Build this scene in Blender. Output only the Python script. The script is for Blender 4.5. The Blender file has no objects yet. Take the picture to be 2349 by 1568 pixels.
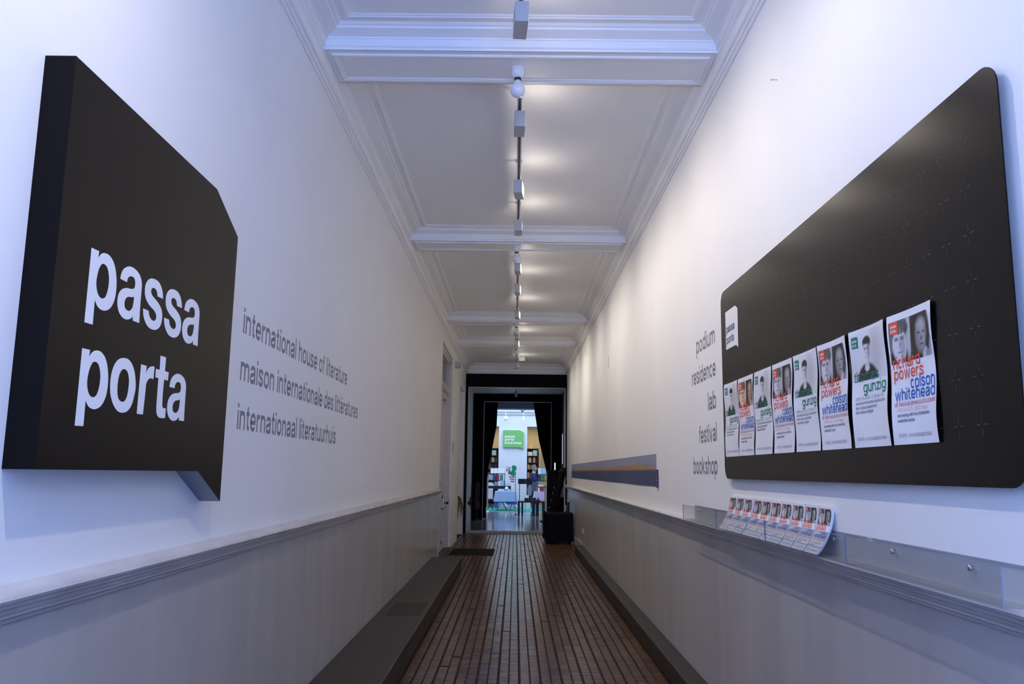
import bpy, math, random
from mathutils import Vector, Matrix
random.seed(7)
SC = bpy.context.scene
COL = SC.collection
# ------------------------------------------------------------------ camera
F, PITCH, YAW, ROLL, EYE = 1904.46, 0.154699, -0.006048, 0.012969, 1.534
cam = bpy.data.cameras.new('camera'); cam.sensor_width = 36; cam.sensor_fit = 'HORIZONTAL'
cam.lens = F / 2349 * 36; cam.clip_start = 0.05; cam.clip_end = 200
co = bpy.data.objects.new('camera', cam); COL.objects.link(co); SC.camera = co
cp, sp, cy_, sy_ = math.cos(PITCH), math.sin(PITCH), math.cos(YAW), math.sin(YAW)
fw = Vector((sy_ * cp, cy_ * cp, sp)); rt = Vector((cy_, -sy_, 0)); up = rt.cross(fw)
r2 = math.cos(ROLL) * rt + math.sin(ROLL) * up; u2 = -math.sin(ROLL) * rt + math.cos(ROLL) * up
M = Matrix((r2, u2, -fw)).transposed().to_4x4(); M.translation = (0, 0, EYE); co.matrix_world = M
# ------------------------------------------------------------------ daylight, exposure
w = bpy.data.worlds.new('world'); SC.world = w; w.use_nodes = True
bg = w.node_tree.nodes['Background']; bg.inputs[0].default_value = (0.20, 0.38, 1.0, 1); bg.inputs[1].default_value = 8.3
vs = SC.view_settings; vs.view_transform = 'Standard'; vs.look = 'None'; vs.exposure = -0.03; vs.gamma = 1.0
vs.use_curve_mapping = False
SC.cycles.max_bounces = 10; SC.cycles.diffuse_bounces = 6; SC.cycles.glossy_bounces = 4
SC.cycles.transmission_bounces = 8; SC.cycles.transparent_max_bounces = 12; SC.cycles.sample_clamp_indirect = 6

def area(name, loc, rot, sx, sy, power, color, portal=False, spread=math.pi):
    l = bpy.data.lights.new(name, 'AREA'); l.shape = 'RECTANGLE'; l.size = sx; l.size_y = sy; l.energy = power
    l.color = color; l.spread = spread; l.cycles.is_portal = portal
    o = bpy.data.objects.new(name, l); COL.objects.link(o); o.location = loc; o.rotation_euler = rot; return o
area('entrance_daylight_portal', (0, -2.45, 2.1), (math.pi / 2, 0, 0), 2.6, 4.2, 1, (1, 1, 1), True)
DAY = (0.60, 0.74, 1.0)
area('shop_skylight', (0, 32.2, 4.9), (0, 0, 0), 5.5, 7.0, 470, DAY)
area('shop_rear_light', (0, 38.2, 3.6), (0, 0, 0), 5.5, 0.7, 60, (1, 0.83, 0.55))
LAMP_W, LAMP_C = 54, (1.0, 0.90, 0.80)

def spot(name, loc, target, power, size, blend):
    l = bpy.data.lights.new(name, 'SPOT'); l.energy = power; l.color = LAMP_C; l.spot_size = math.radians(size)
    l.spot_blend = blend; l.shadow_soft_size = 0.025
    o = bpy.data.objects.new(name, l); COL.objects.link(o); o.location = loc
    o.rotation_euler = (Vector(target) - Vector(loc)).to_track_quat('-Z', 'Y').to_euler(); return o

# ------------------------------------------------------------------ materials
def mat(name, col, rough=0.5, metal=0.0, var=0.0, scale=3.0, bump=0.0, bscale=60.0, emit=0.0, spec=0.5, col2=None, stretch=(1, 1, 1), coat=0.0):
    m = bpy.data.materials.new(name); m.use_nodes = True; nt = m.node_tree; b = nt.nodes['Principled BSDF']
    b.inputs['Base Color'].default_value = (*col, 1); b.inputs['Roughness'].default_value = rough
    b.inputs['Metallic'].default_value = metal; b.inputs['Specular IOR Level'].default_value = spec
    b.inputs['Coat Weight'].default_value = coat
    if emit:
        b.inputs['Emission Color'].default_value = (*col, 1); b.inputs['Emission Strength'].default_value = emit
    geo = None
    if var or col2 or bump:
        geo = nt.nodes.new('ShaderNodeNewGeometry'); mp = nt.nodes.new('ShaderNodeMapping'); mp.inputs['Scale'].default_value = stretch
        nt.links.new(geo.outputs['Position'], mp.inputs['Vector'])
    if var or col2:
        n = nt.nodes.new('ShaderNodeTexNoise'); n.inputs['Scale'].default_value = scale; n.inputs['Detail'].default_value = 6
        nt.links.new(mp.outputs[0], n.inputs['Vector'])
        r = nt.nodes.new('ShaderNodeValToRGB'); r.color_ramp.elements[0].position = 0.3; r.color_ramp.elements[1].position = 0.72
        c2 = col2 or tuple(c * (1 - var) for c in col)
        r.color_ramp.elements[0].color = (*c2, 1); r.color_ramp.elements[1].color = (*col, 1)
        nt.links.new(n.outputs[0], r.inputs[0]); nt.links.new(r.outputs[0], b.inputs['Base Color'])
    if bump:
        n2 = nt.nodes.new('ShaderNodeTexNoise'); n2.inputs['Scale'].default_value = bscale; n2.inputs['Detail'].default_value = 4
        nt.links.new(mp.outputs[0], n2.inputs['Vector'])
        bp = nt.nodes.new('ShaderNodeBump'); bp.inputs['Strength'].default_value = bump; bp.inputs['Distance'].default_value = 0.01
        nt.links.new(n2.outputs[0], bp.inputs['Height']); nt.links.new(bp.outputs[0], b.inputs['Normal'])
    return m
def vcol_mat(name, rough):
    m = bpy.data.materials.new(name); m.use_nodes = True; nt = m.node_tree; b = nt.nodes['Principled BSDF']
    a = nt.nodes.new('ShaderNodeVertexColor'); a.layer_name = 'print'
    nt.links.new(a.outputs[0], b.inputs['Base Color']); b.inputs['Roughness'].default_value = rough; return m
def s2l(r, g, b):
    f = lambda c: (c / 255 / 12.92) if c < 10 else ((c / 255 + 0.055) / 1.055) ** 2.4
    return (f(r), f(g), f(b))
WALL = mat('white plaster', (0.91, 0.90, 0.88), 0.6, var=0.04, scale=1.2, bump=0.06, bscale=9)
CEIL = mat('white ceiling paint', (0.93, 0.92, 0.905), 0.55, var=0.03, scale=2, bump=0.04, bscale=14)
DADO = mat('grey gloss paint', (0.51, 0.485, 0.46), 0.24, var=0.14, scale=2.0, stretch=(1, 1.5, 0.25), bump=0.10, bscale=5)
RAIL = mat('worn rail paint', (0.62, 0.60, 0.58), 0.35, var=0.25, scale=9, stretch=(1, 0.4, 1), bump=0.10, bscale=25)
STONE = mat('dark stone', (0.031, 0.0225, 0.0195), 0.42, var=0.45, scale=2.5, bump=0.12, bscale=18, spec=0.2)
STONEF = mat('dark stone lid', (0.024, 0.0165, 0.0135), 0.5, var=0.3, scale=6, bump=0.12, bscale=18, spec=0.2)
TILE = mat('brown floor tile', (0.125, 0.060, 0.021), 0.22, spec=0.28, col2=(0.040, 0.020, 0.009), scale=2.6, bump=0.08, bscale=40)
TILEB = mat('reddish floor tile', (0.110, 0.046, 0.019), 0.24, spec=0.28, col2=(0.045, 0.021, 0.010), scale=3.2, bump=0.08, bscale=40)
TILEC = mat('tan floor tile', (0.155, 0.082, 0.031), 0.24, spec=0.28, col2=(0.058, 0.031, 0.014), scale=3.2, bump=0.08, bscale=40)
GROUT = mat('grout', (0.034, 0.017, 0.008), 0.85, var=0.4, scale=5, spec=0.1)
BLACKP = mat('black wall paint', (0.005, 0.004, 0.0045), 0.6, var=0.2, scale=3, spec=0.06)
BROWNP = mat('dark brown panelling', (0.028, 0.023, 0.021), 0.5, var=0.2, scale=3, spec=0.15)
BLACK = mat('satin black', (0.0026, 0.0017, 0.0019), 0.25, var=0.1, scale=6, spec=0.16)
SIGNB = mat('satin dark sign', (0.0055, 0.0038, 0.0032), 0.38, var=0.1, scale=6, spec=0.09)
GROOVE = mat('cut mark', (0.10, 0.095, 0.095), 0.5, var=0.2)
WHITEV = mat('white lettering', (0.86, 0.86, 0.87), 0.5, var=0.01)
GREYV = mat('grey lettering', s2l(122, 124, 135), 0.55, var=0.03)
NAVY = mat('navy ink', (0.016, 0.03, 0.09), 0.55, var=0.05)
NAVYL = mat('pale navy ink', (0.16, 0.19, 0.27), 0.55, var=0.05)
RED = mat('orange red ink', (0.80, 0.085, 0.032), 0.55, var=0.05)
REDD = mat('crimson ink', (0.58, 0.06, 0.07), 0.55, var=0.05)
REDL = mat('pale red ink', (0.75, 0.28, 0.28), 0.55, var=0.05)
GREEN = mat('green ink', (0.006, 0.20, 0.13), 0.55, var=0.05)
BLUE = mat('blue ink', (0.016, 0.105, 0.42), 0.55, var=0.05)
PAPER = mat('paper', (0.86, 0.86, 0.87), 0.5, var=0.02, scale=20)
PRINT = vcol_mat('printed photograph', 0.45)
STEEL = mat('brushed steel', (0.6, 0.6, 0.62), 0.3, 1.0, var=0.1, scale=30)
GREYM = mat('grey lacquer', (0.48, 0.48, 0.49), 0.4, var=0.03, scale=12)
TRACKM = mat('black track', (0.012, 0.012, 0.013), 0.4, var=0.1)
PORC = mat('white porcelain', (0.80, 0.80, 0.80), 0.18, var=0.02)
OPAL = mat('opal glass', (0.85, 0.85, 0.85), 0.10, var=0.01, coat=0.4)
RUBBER = mat('black rubber', (0.010, 0.010, 0.010), 0.7, var=0.2)
LENS = mat('lit lens', (1.0, 0.93, 0.84), 0.4, emit=14)
SLIT = mat('daylit opening', (0.75, 0.85, 1.0), 0.4, emit=1.2)
CLOTHB = mat('black velvet', (0.008, 0.007, 0.008), 0.9, var=0.2, spec=0.1)
CASEM = mat('black case leatherette', (0.004, 0.0035, 0.004), 0.5, var=0.3, scale=30, bump=0.1, bscale=120, spec=0.08)
MATM = mat('dark doormat', (0.012, 0.009, 0.008), 0.95, var=0.5, scale=80, bump=0.5, bscale=200, spec=0.1)
CONC = mat('polished concrete', (0.27, 0.28, 0.30), 0.11, var=0.3, scale=1.6, spec=0.9)
DOORM = mat('cream door paint', (0.60, 0.575, 0.54), 0.3, var=0.05, scale=4)
LEAF = mat('spider plant leaf', (0.10, 0.15, 0.02), 0.5, var=0.4, scale=30)
def glass(name, tint=(0.97, 0.985, 1.0)):
    m = bpy.data.materials.new(name); m.use_nodes = True; b = m.node_tree.nodes['Principled BSDF']
    b.inputs['Base Color'].default_value = (*tint, 1); b.inputs['Roughness'].default_value = 0.03
    b.inputs['Transmission Weight'].default_value = 1.0; b.inputs['IOR'].default_value = 1.45; return m
def acrylic(name):
    m = bpy.data.materials.new(name); m.use_nodes = True; nt = m.node_tree; nt.nodes.clear()
    o = nt.nodes.new('ShaderNodeOutputMaterial'); t = nt.nodes.new('ShaderNodeBsdfTransparent'); t.inputs[0].default_value = (0.90, 0.91, 0.92, 1)
    g = nt.nodes.new('ShaderNodeBsdfGlossy'); g.inputs['Roughness'].default_value = 0.06
    mx = nt.nodes.new('ShaderNodeMixShader'); lw = nt.nodes.new('ShaderNodeLayerWeight'); fr = nt.nodes.new('ShaderNodeMapRange'); fr.inputs['From Min'].default_value = 0.35; fr.inputs['To Min'].default_value = 0.04; fr.inputs['To Max'].default_value = 0.16
    nt.links.new(lw.outputs['Facing'], fr.inputs['Value'])
    nt.links.new(fr.outputs[0], mx.inputs[0]); nt.links.new(t.outputs[0], mx.inputs[1]); nt.links.new(g.outputs[0], mx.inputs[2])
    nt.links.new(mx.outputs[0], o.inputs[0]); return m
ACRYL = acrylic('clear acrylic')
ACRYE = mat('acrylic cut edge', (0.22, 0.25, 0.30), 0.6, var=0.05, spec=0.15)
PANE = mat('dusty transom glass', (0.20, 0.19, 0.18), 0.12, var=0.1, scale=2)

# ------------------------------------------------------------------ mesh helpers
class MB:
    def __init__(s): s.v = []; s.f = []; s.m = []; s.c = None; s.sm = []
    def add(s, vs_, fs, mi=0, smooth=False):
        o = len(s.v); s.v += [tuple(p) for p in vs_]
        for f in fs: s.f.append([i + o for i in f]); s.m.append(mi); s.sm.append(smooth)
        return s
    def box(s, x0, x1, y0, y1, z0, z1, mi=0):
        return s.add([(x, y, z) for z in (z0, z1) for y in (y0, y1) for x in (x0, x1)],
                     [(0, 2, 3, 1), (4, 5, 7, 6), (0, 1, 5, 4), (2, 6, 7, 3), (0, 4, 6, 2), (1, 3, 7, 5)], mi)
    def pad(s, x0, x1, y0, y1, z0, z1, c, mi=0, tilt=0):
        vs_ = [(x0, y0, z0), (x1, y0, z0), (x1, y1, z0), (x0, y1, z0), (x0 + c, y0 + c, z1 - tilt), (x1 - c, y0 + c, z1 - tilt), (x1 - c, y1 - c, z1 + tilt), (x0 + c, y1 - c, z1 + tilt)]
        return s.add(vs_, [(0, 1, 5, 4), (1, 2, 6, 5), (2, 3, 7, 6), (3, 0, 4, 7), (4, 5, 6, 7)], mi)
    def prism(s, poly, fn, d0, d1, mi=0, side_mi=None):      # poly in (a,b), fn(a,b,d) -> xyz
        n = len(poly)
        s.add([fn(a, b, d0) for a, b in poly], [list(range(n))[::-1]], mi)
        s.add([fn(a, b, d1) for a, b in poly], [list(range(n))], mi)
        return s.add([fn(a, b, d) for d in (d0, d1) for a, b in poly],
                     [(i, (i + 1) % n, (i + 1) % n + n, i + n) for i in range(n)], mi if side_mi is None else side_mi)
    def extrude(s, prof, fn, d0, d1, mi=0, cap=True, smooth=False):   # open profile swept from d0 to d1
        n = len(prof); s.add([fn(a, b, d) for d in (d0, d1) for a, b in prof], [(i, i + 1, i + 1 + n, i + n) for i in range(n - 1)], mi, smooth)
        if cap:
            s.add([fn(a, b, d0) for a, b in prof], [list(range(n))], mi); s.add([fn(a, b, d1) for a, b in prof], [list(range(n))[::-1]], mi)
        return s
    def tube(s, path, r, n=10, mi=0, caps=True):
        path = [Vector(p) for p in path]; rs = r if isinstance(r, (list, tuple)) else [r] * len(path); rings = []
        for i, p in enumerate(path):
            t = (path[min(i + 1, len(path) - 1)] - path[max(i - 1, 0)]).normalized()
            a = t.cross(Vector((0, 0, 1)) if abs(t.z) < 0.9 else Vector((1, 0, 0))).normalized(); b = t.cross(a)
            rings.append([p + (a * math.cos(2 * math.pi * k / n) + b * math.sin(2 * math.pi * k / n)) * rs[i] for k in range(n)])
        s.add([q for g in rings for q in g], [(i * n + k, i * n + (k + 1) % n, (i + 1) * n + (k + 1) % n, (i + 1) * n + k) for i in range(len(path) - 1) for k in range(n)], mi, True)
        if caps: s.add(rings[0], [list(range(n))[::-1]], mi); s.add(rings[-1], [list(range(n))], mi)
        return s
    def lathe(s, prof, c, axis=(0, 0, 1), n=24, mi=0):
        ax = Vector(axis).normalized(); a = ax.cross(Vector((0, 0, 1)) if abs(ax.z) < 0.9 else Vector((1, 0, 0))).normalized(); b = ax.cross(a); c = Vector(c); m = len(prof)
        vs_ = [c + ax * h + (a * math.cos(2 * math.pi * k / n) + b * math.sin(2 * math.pi * k / n)) * r for r, h in prof for k in range(n)]
        s.add(vs_, [(i * n + k, i * n + (k + 1) % n, (i + 1) * n + (k + 1) % n, (i + 1) * n + k) for i in range(m - 1) for k in range(n)], mi, True)
        for i in (0, m - 1):
            if prof[i][0] > 1e-5: s.add(vs_[i * n:(i + 1) * n], [list(range(n))], mi)
        return s
    def ringsweep(s, prof, x0, x1, y0, y1, z0, mi=0):       # mitred moulding round the inside of a rectangle; prof = (inward, up)
        vs_ = []
        for r, h in prof: vs_ += [(x0 + r, y0 + r, z0 + h), (x1 - r, y0 + r, z0 + h), (x1 - r, y1 - r, z0 + h), (x0 + r, y1 - r, z0 + h)]
        return s.add(vs_, [(i * 4 + k, i * 4 + (k + 1) % 4, i * 4 + 4 + (k + 1) % 4, i * 4 + 4 + k) for i in range(len(prof) - 1) for k in range(4)], mi)
    def rot(s, c, ang, axis='Z'):
        R = Matrix.Rotation(ang, 4, axis); c = Vector(c); s.v = [tuple(R @ (Vector(p) - c) + c) for p in s.v]; return s
    def build(s, name, mats, parent=None, loc=None, bevel=0.0, autosmooth=None):
        if not isinstance(mats, (list, tuple)): mats = [mats]
        off = Vector((0, 0, 0)); p = parent
        while p is not None: off += p.location; p = p.parent
        if parent is None and loc is not None: off = Vector(loc)
        me = bpy.data.meshes.new(name); me.from_pydata([tuple(Vector(q) - off) for q in s.v], [], s.f)
        for m in mats: me.materials.append(m)
        me.polygons.foreach_set('material_index', s.m); me.polygons.foreach_set('use_smooth', s.sm)
        if s.c:
            at = me.color_attributes.new('print', 'FLOAT_COLOR', 'POINT')
            at.data.foreach_set('color', [k for c in s.c for k in (*c, 1.0)])
        me.validate(); me.update()
        if autosmooth: me.set_sharp_from_angle(angle=math.radians(autosmooth))
        o = bpy.data.objects.new(name, me); COL.objects.link(o)
        if parent is not None: o.parent = parent
        elif loc is not None: o.location = loc
        if bevel:
            bv = o.modifiers.new('bevel', 'BEVEL'); bv.width = bevel; bv.segments = 2; bv.limit_method = 'ANGLE'
        return o
def tag(o, label=None, cat=None, group=None, kind=None):
    if label: o['label'] = label
    if cat: o['category'] = cat
    if group: o['group'] = group
    if kind: o['kind'] = kind
    return o
def thing(name, label, cat, loc, group=None):
    o = bpy.data.objects.new(name, None); COL.objects.link(o); o.location = loc; o.empty_display_size = 0.05
    return tag(o, label, cat, group)
def struct(o, label=None): return tag(o, label, None, None, 'structure')
def dup(root, loc, label, group):
    r = root.copy(); COL.objects.link(r); r.location = loc; tag(r, label, None, group)
    for ch in list(root.children):
        c = ch.copy(); COL.objects.link(c); c.parent = r
        for g in ch.children:
            d = g.copy(); COL.objects.link(d); d.parent = c
    return r
ORD = ['first', 'second', 'third', 'fourth', 'fifth', 'sixth', 'seventh', 'eighth', 'ninth', 'tenth', 'eleventh', 'twelfth', 'thirteenth', 'fourteenth', 'fifteenth', 'sixteenth']
FLX = lambda a, b, d: (a, d, b)     # (x,z) profile along y

# ------------------------------------------------------------------ stroke lettering (grotesque letterforms from centre lines)
def cat_(pts, n=7):
    P = [pts[0]] + list(pts) + [pts[-1]]; out = []
    for i in range(1, len(P) - 2):
        p0, p1, p2, p3 = P[i - 1:i + 3]
        for k in range(n):
            t = k / n
            out.append(tuple(0.5 * (2 * p1[j] + (p2[j] - p0[j]) * t + (2 * p0[j] - 5 * p1[j] + 4 * p2[j] - p3[j]) * t * t + (3 * p1[j] - p0[j] - 3 * p2[j] + p3[j]) * t ** 3) for j in (0, 1)))
    return out + [pts[-1]]
def arc(cx, cy, rx, ry, a0, a1, n=None, e=2.35):
    n = n or max(5, int(abs(a1 - a0) / 15)); out = []
    for k in range(n + 1):
        a = math.radians(a0 + (a1 - a0) * k / n); c, s_ = math.cos(a), math.sin(a)
        out.append((cx + rx * math.copysign(abs(c) ** (2 / e), c), cy + ry * math.copysign(abs(s_) ** (2 / e), s_)))
    return out
def glyph(ch, w):
    h = w / 2; W = 1.0; A = 1.38; D = -0.40; vx = h
    ring = lambda W: arc(W / 2, 0.5, W / 2 - h, 0.5 - h + 0.012, 0, 360, 28) 
    def arch(x0, x1): return arc((x0 + x1) / 2, 0.58, (x1 - x0) / 2, 0.42 - h + 0.012, 180, 0, 12) + [(x1, 0)]
    if ch == ' ': return 0.50, []
    if ch == 'o': return 1.04 + h * 0.3, [ring(1.04 + h * 0.3)]
    if ch in 'pbdqg':
        W = 1.04 + h * 0.3; st = {'p': (h, 1, D), 'b': (h, 0, A), 'd': (W - h, 0, A), 'q': (W - h, 1, D)}.get(ch)
        S = [ring(W)]
        if st: S.append([(st[0], st[1]), (st[0], st[2])])
        else: S.append([(W - h, 1), (W - h, -0.05)] + arc(W / 2, -0.08, W / 2 - h, 0.34 - h, 0, -160, 12)[1:])
        return W, S
    if ch == 'a':
        W = 1.0 + h * 0.3
        return W, [arc(W / 2 + 0.01, 0.66, W / 2 - h - 0.03, 0.34 - h + 0.012, 172, 0, 12) + [(W - h - 0.02, 0)],
                   cat_([(W - h - 0.02, 0.60), (W * 0.62, 0.535), (0.06 + h, 0.43), (h, 0.27), (0.10 + h, 0.07 + h * 0.55), (0.42, h - 0.012), (0.72, 0.11 + h * 0.5), (W - h - 0.02, 0.36)])]
    if ch == 's':
        W = 0.92 + h * 0.3
        return W, [cat_([(W - h - 0.01, 0.69), (W - h - 0.08, 0.86 - h * 0.3), (W / 2, 1 - h + 0.012), (h + 0.09, 0.90 - h * 0.5), (h + 0.03, 0.74), (h + 0.12, 0.60), (W / 2, 0.50), (W - h - 0.10, 0.40),
                        (W - h, 0.27), (W - h - 0.09, 0.10 + h * 0.5), (W / 2, h - 0.012), (h + 0.08, 0.12 + h * 0.4), (h, 0.31)], 5)]
    if ch in 'nhr':
        W = 0.94 + h * 0.3; S = [[(h, 0), (h, A if ch == 'h' else 1)]]
        if ch == 'r': W = 0.60 + h * 0.3; S.append(arc(W + 0.0, 0.52, W - h, 0.48 - h, 180, 90, 7))
        else: S.append(arch(h, W - h))
        return W, S
    if ch == 'm': W = 1.50 + h; return W, [[(h, 0), (h, 1)], arch(h, W / 2), arch(W / 2, W - h)]
    if ch == 'u': W = 0.94 + h * 0.3; return W, [[(W - x, 1 - y) for x, y in arch(h, W - h)], [(W - h, 0), (W - h, 1)]]
    if ch == 'i': return w, [[(h, 0), (h, 1)], [(h, A - w * 1.05), (h, A)]]
    if ch == 'l': return w, [[(h, 0), (h, A)]]
    if ch == 't': x = 0.17 + h; return 0.56 + h * 0.4, [[(x, 1.28), (x, 0.24)] + arc(x + 0.22, 0.24, 0.22, 0.24 - h, 180, 270, 5)[1:] + [(0.56 + h * 0.4, h)], [(0, 1 - h * 0.9), (0.54 + h * 0.4, 1 - h * 0.9)]]
    if ch == 'f': x = 0.17 + h; return 0.56 + h * 0.4, [[(x, 0), (x, 1.12)] + arc(x + 0.22, 1.12, 0.22, A - 1.12 - h, 180, 90, 5)[1:] + [(0.58 + h * 0.4, A - h)], [(0, 1 - h * 0.9), (0.54 + h * 0.4, 1 - h * 0.9)]]
    if ch in 'eé':
        W = 1.0 + h * 0.3; S = [[(h, 0.48), (W - h, 0.48)] + arc(W / 2, 0.5, W / 2 - h, 0.5 - h + 0.012, 0, 322, 24)[1:]]
        if ch == 'é': S.append([(W * 0.42, 1.13), (W * 0.62, 1.40)])
        return W, S
    if ch == 'c': W = 0.94; return W, [arc(W / 2 + 0.02, 0.5, W / 2 - h, 0.5 - h + 0.012, 38, 322, 22)]
    if ch == 'k': return 0.92 + h, [[(h, 0), (h, A)], [(0.86, 1.0), (h, 0.36)], [(0.36, 0.60), (0.92 + h * 0.4, 0)]]
    if ch in 'vy': W = 0.92 + h; return W, [[(h, 1), (W / 2, 0.0 if ch == 'v' else -0.02)], [(W - h, 1), (W / 2, 0)] if ch == 'v' else [(W - h, 1), (W * 0.42, -0.25), (W * 0.3, D + h), (0.1, D + h)]]
    if ch == 'w': W = 1.36 + h; return W, [[(h, 1), (W * 0.27, 0), (W * 0.5, 0.95), (W * 0.73, 0), (W - h, 1)]]
    if ch == 'z': W = 0.86 + h * 0.3; return W, [[(0.02, 1 - h), (W - h, 1 - h), (h, h), (W, h)]]
    if ch == 'x': W = 0.9 + h; return W, [[(h, 1), (W - h, 0)], [(W - h, 1), (h, 0)]]
    if ch == '.': return w, [[(h, 0), (h, w)]]
    if ch == ':': return w, [[(h, 0), (h, w)], [(h, 0.7), (h, 0.7 + w)]]
    if ch == '|': return w, [[(h, -0.2), (h, A)]]
    if ch == "'": return w, [[(h, 1.05), (h, A)]]
    if ch == '>': return 0.6, [[(0.08, 0.85), (0.55, 0.5), (0.08, 0.15)]]
    W = 0.96; H = A
    D_ = {'0': [arc(W / 2, H / 2, W / 2 - h, H / 2 - h, 0, 360, 20)], '1': [[(0.2, H * 0.78), (0.5, H * 0.86), (0.5, H), (0.5, 0)]],
          '2': [cat_([(h, 0.95), (0.2, 1.28), (0.5, H - h), (W - h, 1.0), (0.6, 0.55), (h, h)], 4) + [(W, h)]],
          '3': [cat_([(h, 1.1), (W / 2, H - h), (W - h, 1.05), (0.5, 0.74), (W - h, 0.36), (W / 2, h), (h, 0.3)], 4)],
          '4': [[(W, 0.36), (h, 0.36), (0.66, H), (0.66, 0)]], '5': [[(W - h, H - h), (0.2, H - h), (0.12, 0.7)] + cat_([(0.12, 0.7), (0.5, 0.88), (W - h, 0.45), (0.5, h), (h, 0.28)], 4)],
          '8': [arc(W / 2, 1.04, W / 2 - h - 0.05, 0.34 - h, 0, 360, 14), arc(W / 2, 0.38, W / 2 - h, 0.38 - h, 0, 360, 14)],
          '9': [arc(W / 2, 0.94, W / 2 - h, 0.44 - h, 0, 360, 16), [(W - h, 0.95), (W - h - 0.05, 0.4), (0.45, h), (h, 0.25)]],
          '6': [arc(W / 2, 0.44, W / 2 - h, 0.44 - h, 0, 360, 16), [(h, 0.45), (0.1, 1.0), (0.5, H - h), (W - h, 1.1)]]}
    return W, D_.get(ch, [])
def strip(pts, w):
    q = [pts[0]]
    for p in pts[1:]:
        if math.hypot(p[0] - q[-1][0], p[1] - q[-1][1]) > 1e-4: q.append(p)
    closed = math.hypot(q[0][0] - q[-1][0], q[0][1] - q[-1][1]) < 1e-3 and len(q) > 4
    n = len(q); L = []
    for i in range(n):
        a = q[i - 1] if i else (q[-2] if closed else None); b = q[i + 1] if i < n - 1 else (q[1] if closed else None)
        dirs = []
        for s_, e_ in ((a, q[i]), (q[i], b)):
            if s_ and e_:
                d = math.hypot(e_[0] - s_[0], e_[1] - s_[1]); dirs.append(((e_[0] - s_[0]) / d, (e_[1] - s_[1]) / d))
        nx = -sum(d[1] for d in dirs); ny = sum(d[0] for d in dirs); l = math.hypot(nx, ny) or 1; nx /= l; ny /= l
        k = 1.0
        if len(dirs) == 2: k = 1 / max(0.45, nx * -dirs[0][1] + ny * dirs[0][0])
        L.append((q[i], nx * k * w / 2, ny * k * w / 2))
    vs_ = [v for p, nx, ny in L for v in ((p[0] + nx, p[1] + ny), (p[0] - nx, p[1] - ny))]
    return vs_, [(2 * i, 2 * i + 1, 2 * i + 3, 2 * i + 2) for i in range(n - 1)]
def text2d(body, w=0.17, sb=0.20):
    vs_, fs, x = [], [], 0.0
    for ch in body:
        adv, strokes = glyph(ch, w)
        for st in strokes:
            v, f = strip(st, w); o = len(vs_)
            vs_ += [(a + x, b, 0.00025 * strokes.index(st)) for a, b in v]; fs += [[i + o for i in q] for q in f]
        x += adv + (sb if ch != ' ' else 0.05)
    return vs_, fs, x - sb
def put_text(mb, body, u0, u1, v0, fn, xh=None, w=0.17, mi=0, sb=0.20):   # u0..u1 width, v0 baseline, fn(u,v)->xyz
    v, f, W = text2d(body, w, sb); k = (u1 - u0) / W; ky = xh if xh else k
    mb.add([fn(u0 + a * k, v0 + b * ky, e) for a, b, e in v], f, mi)
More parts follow.
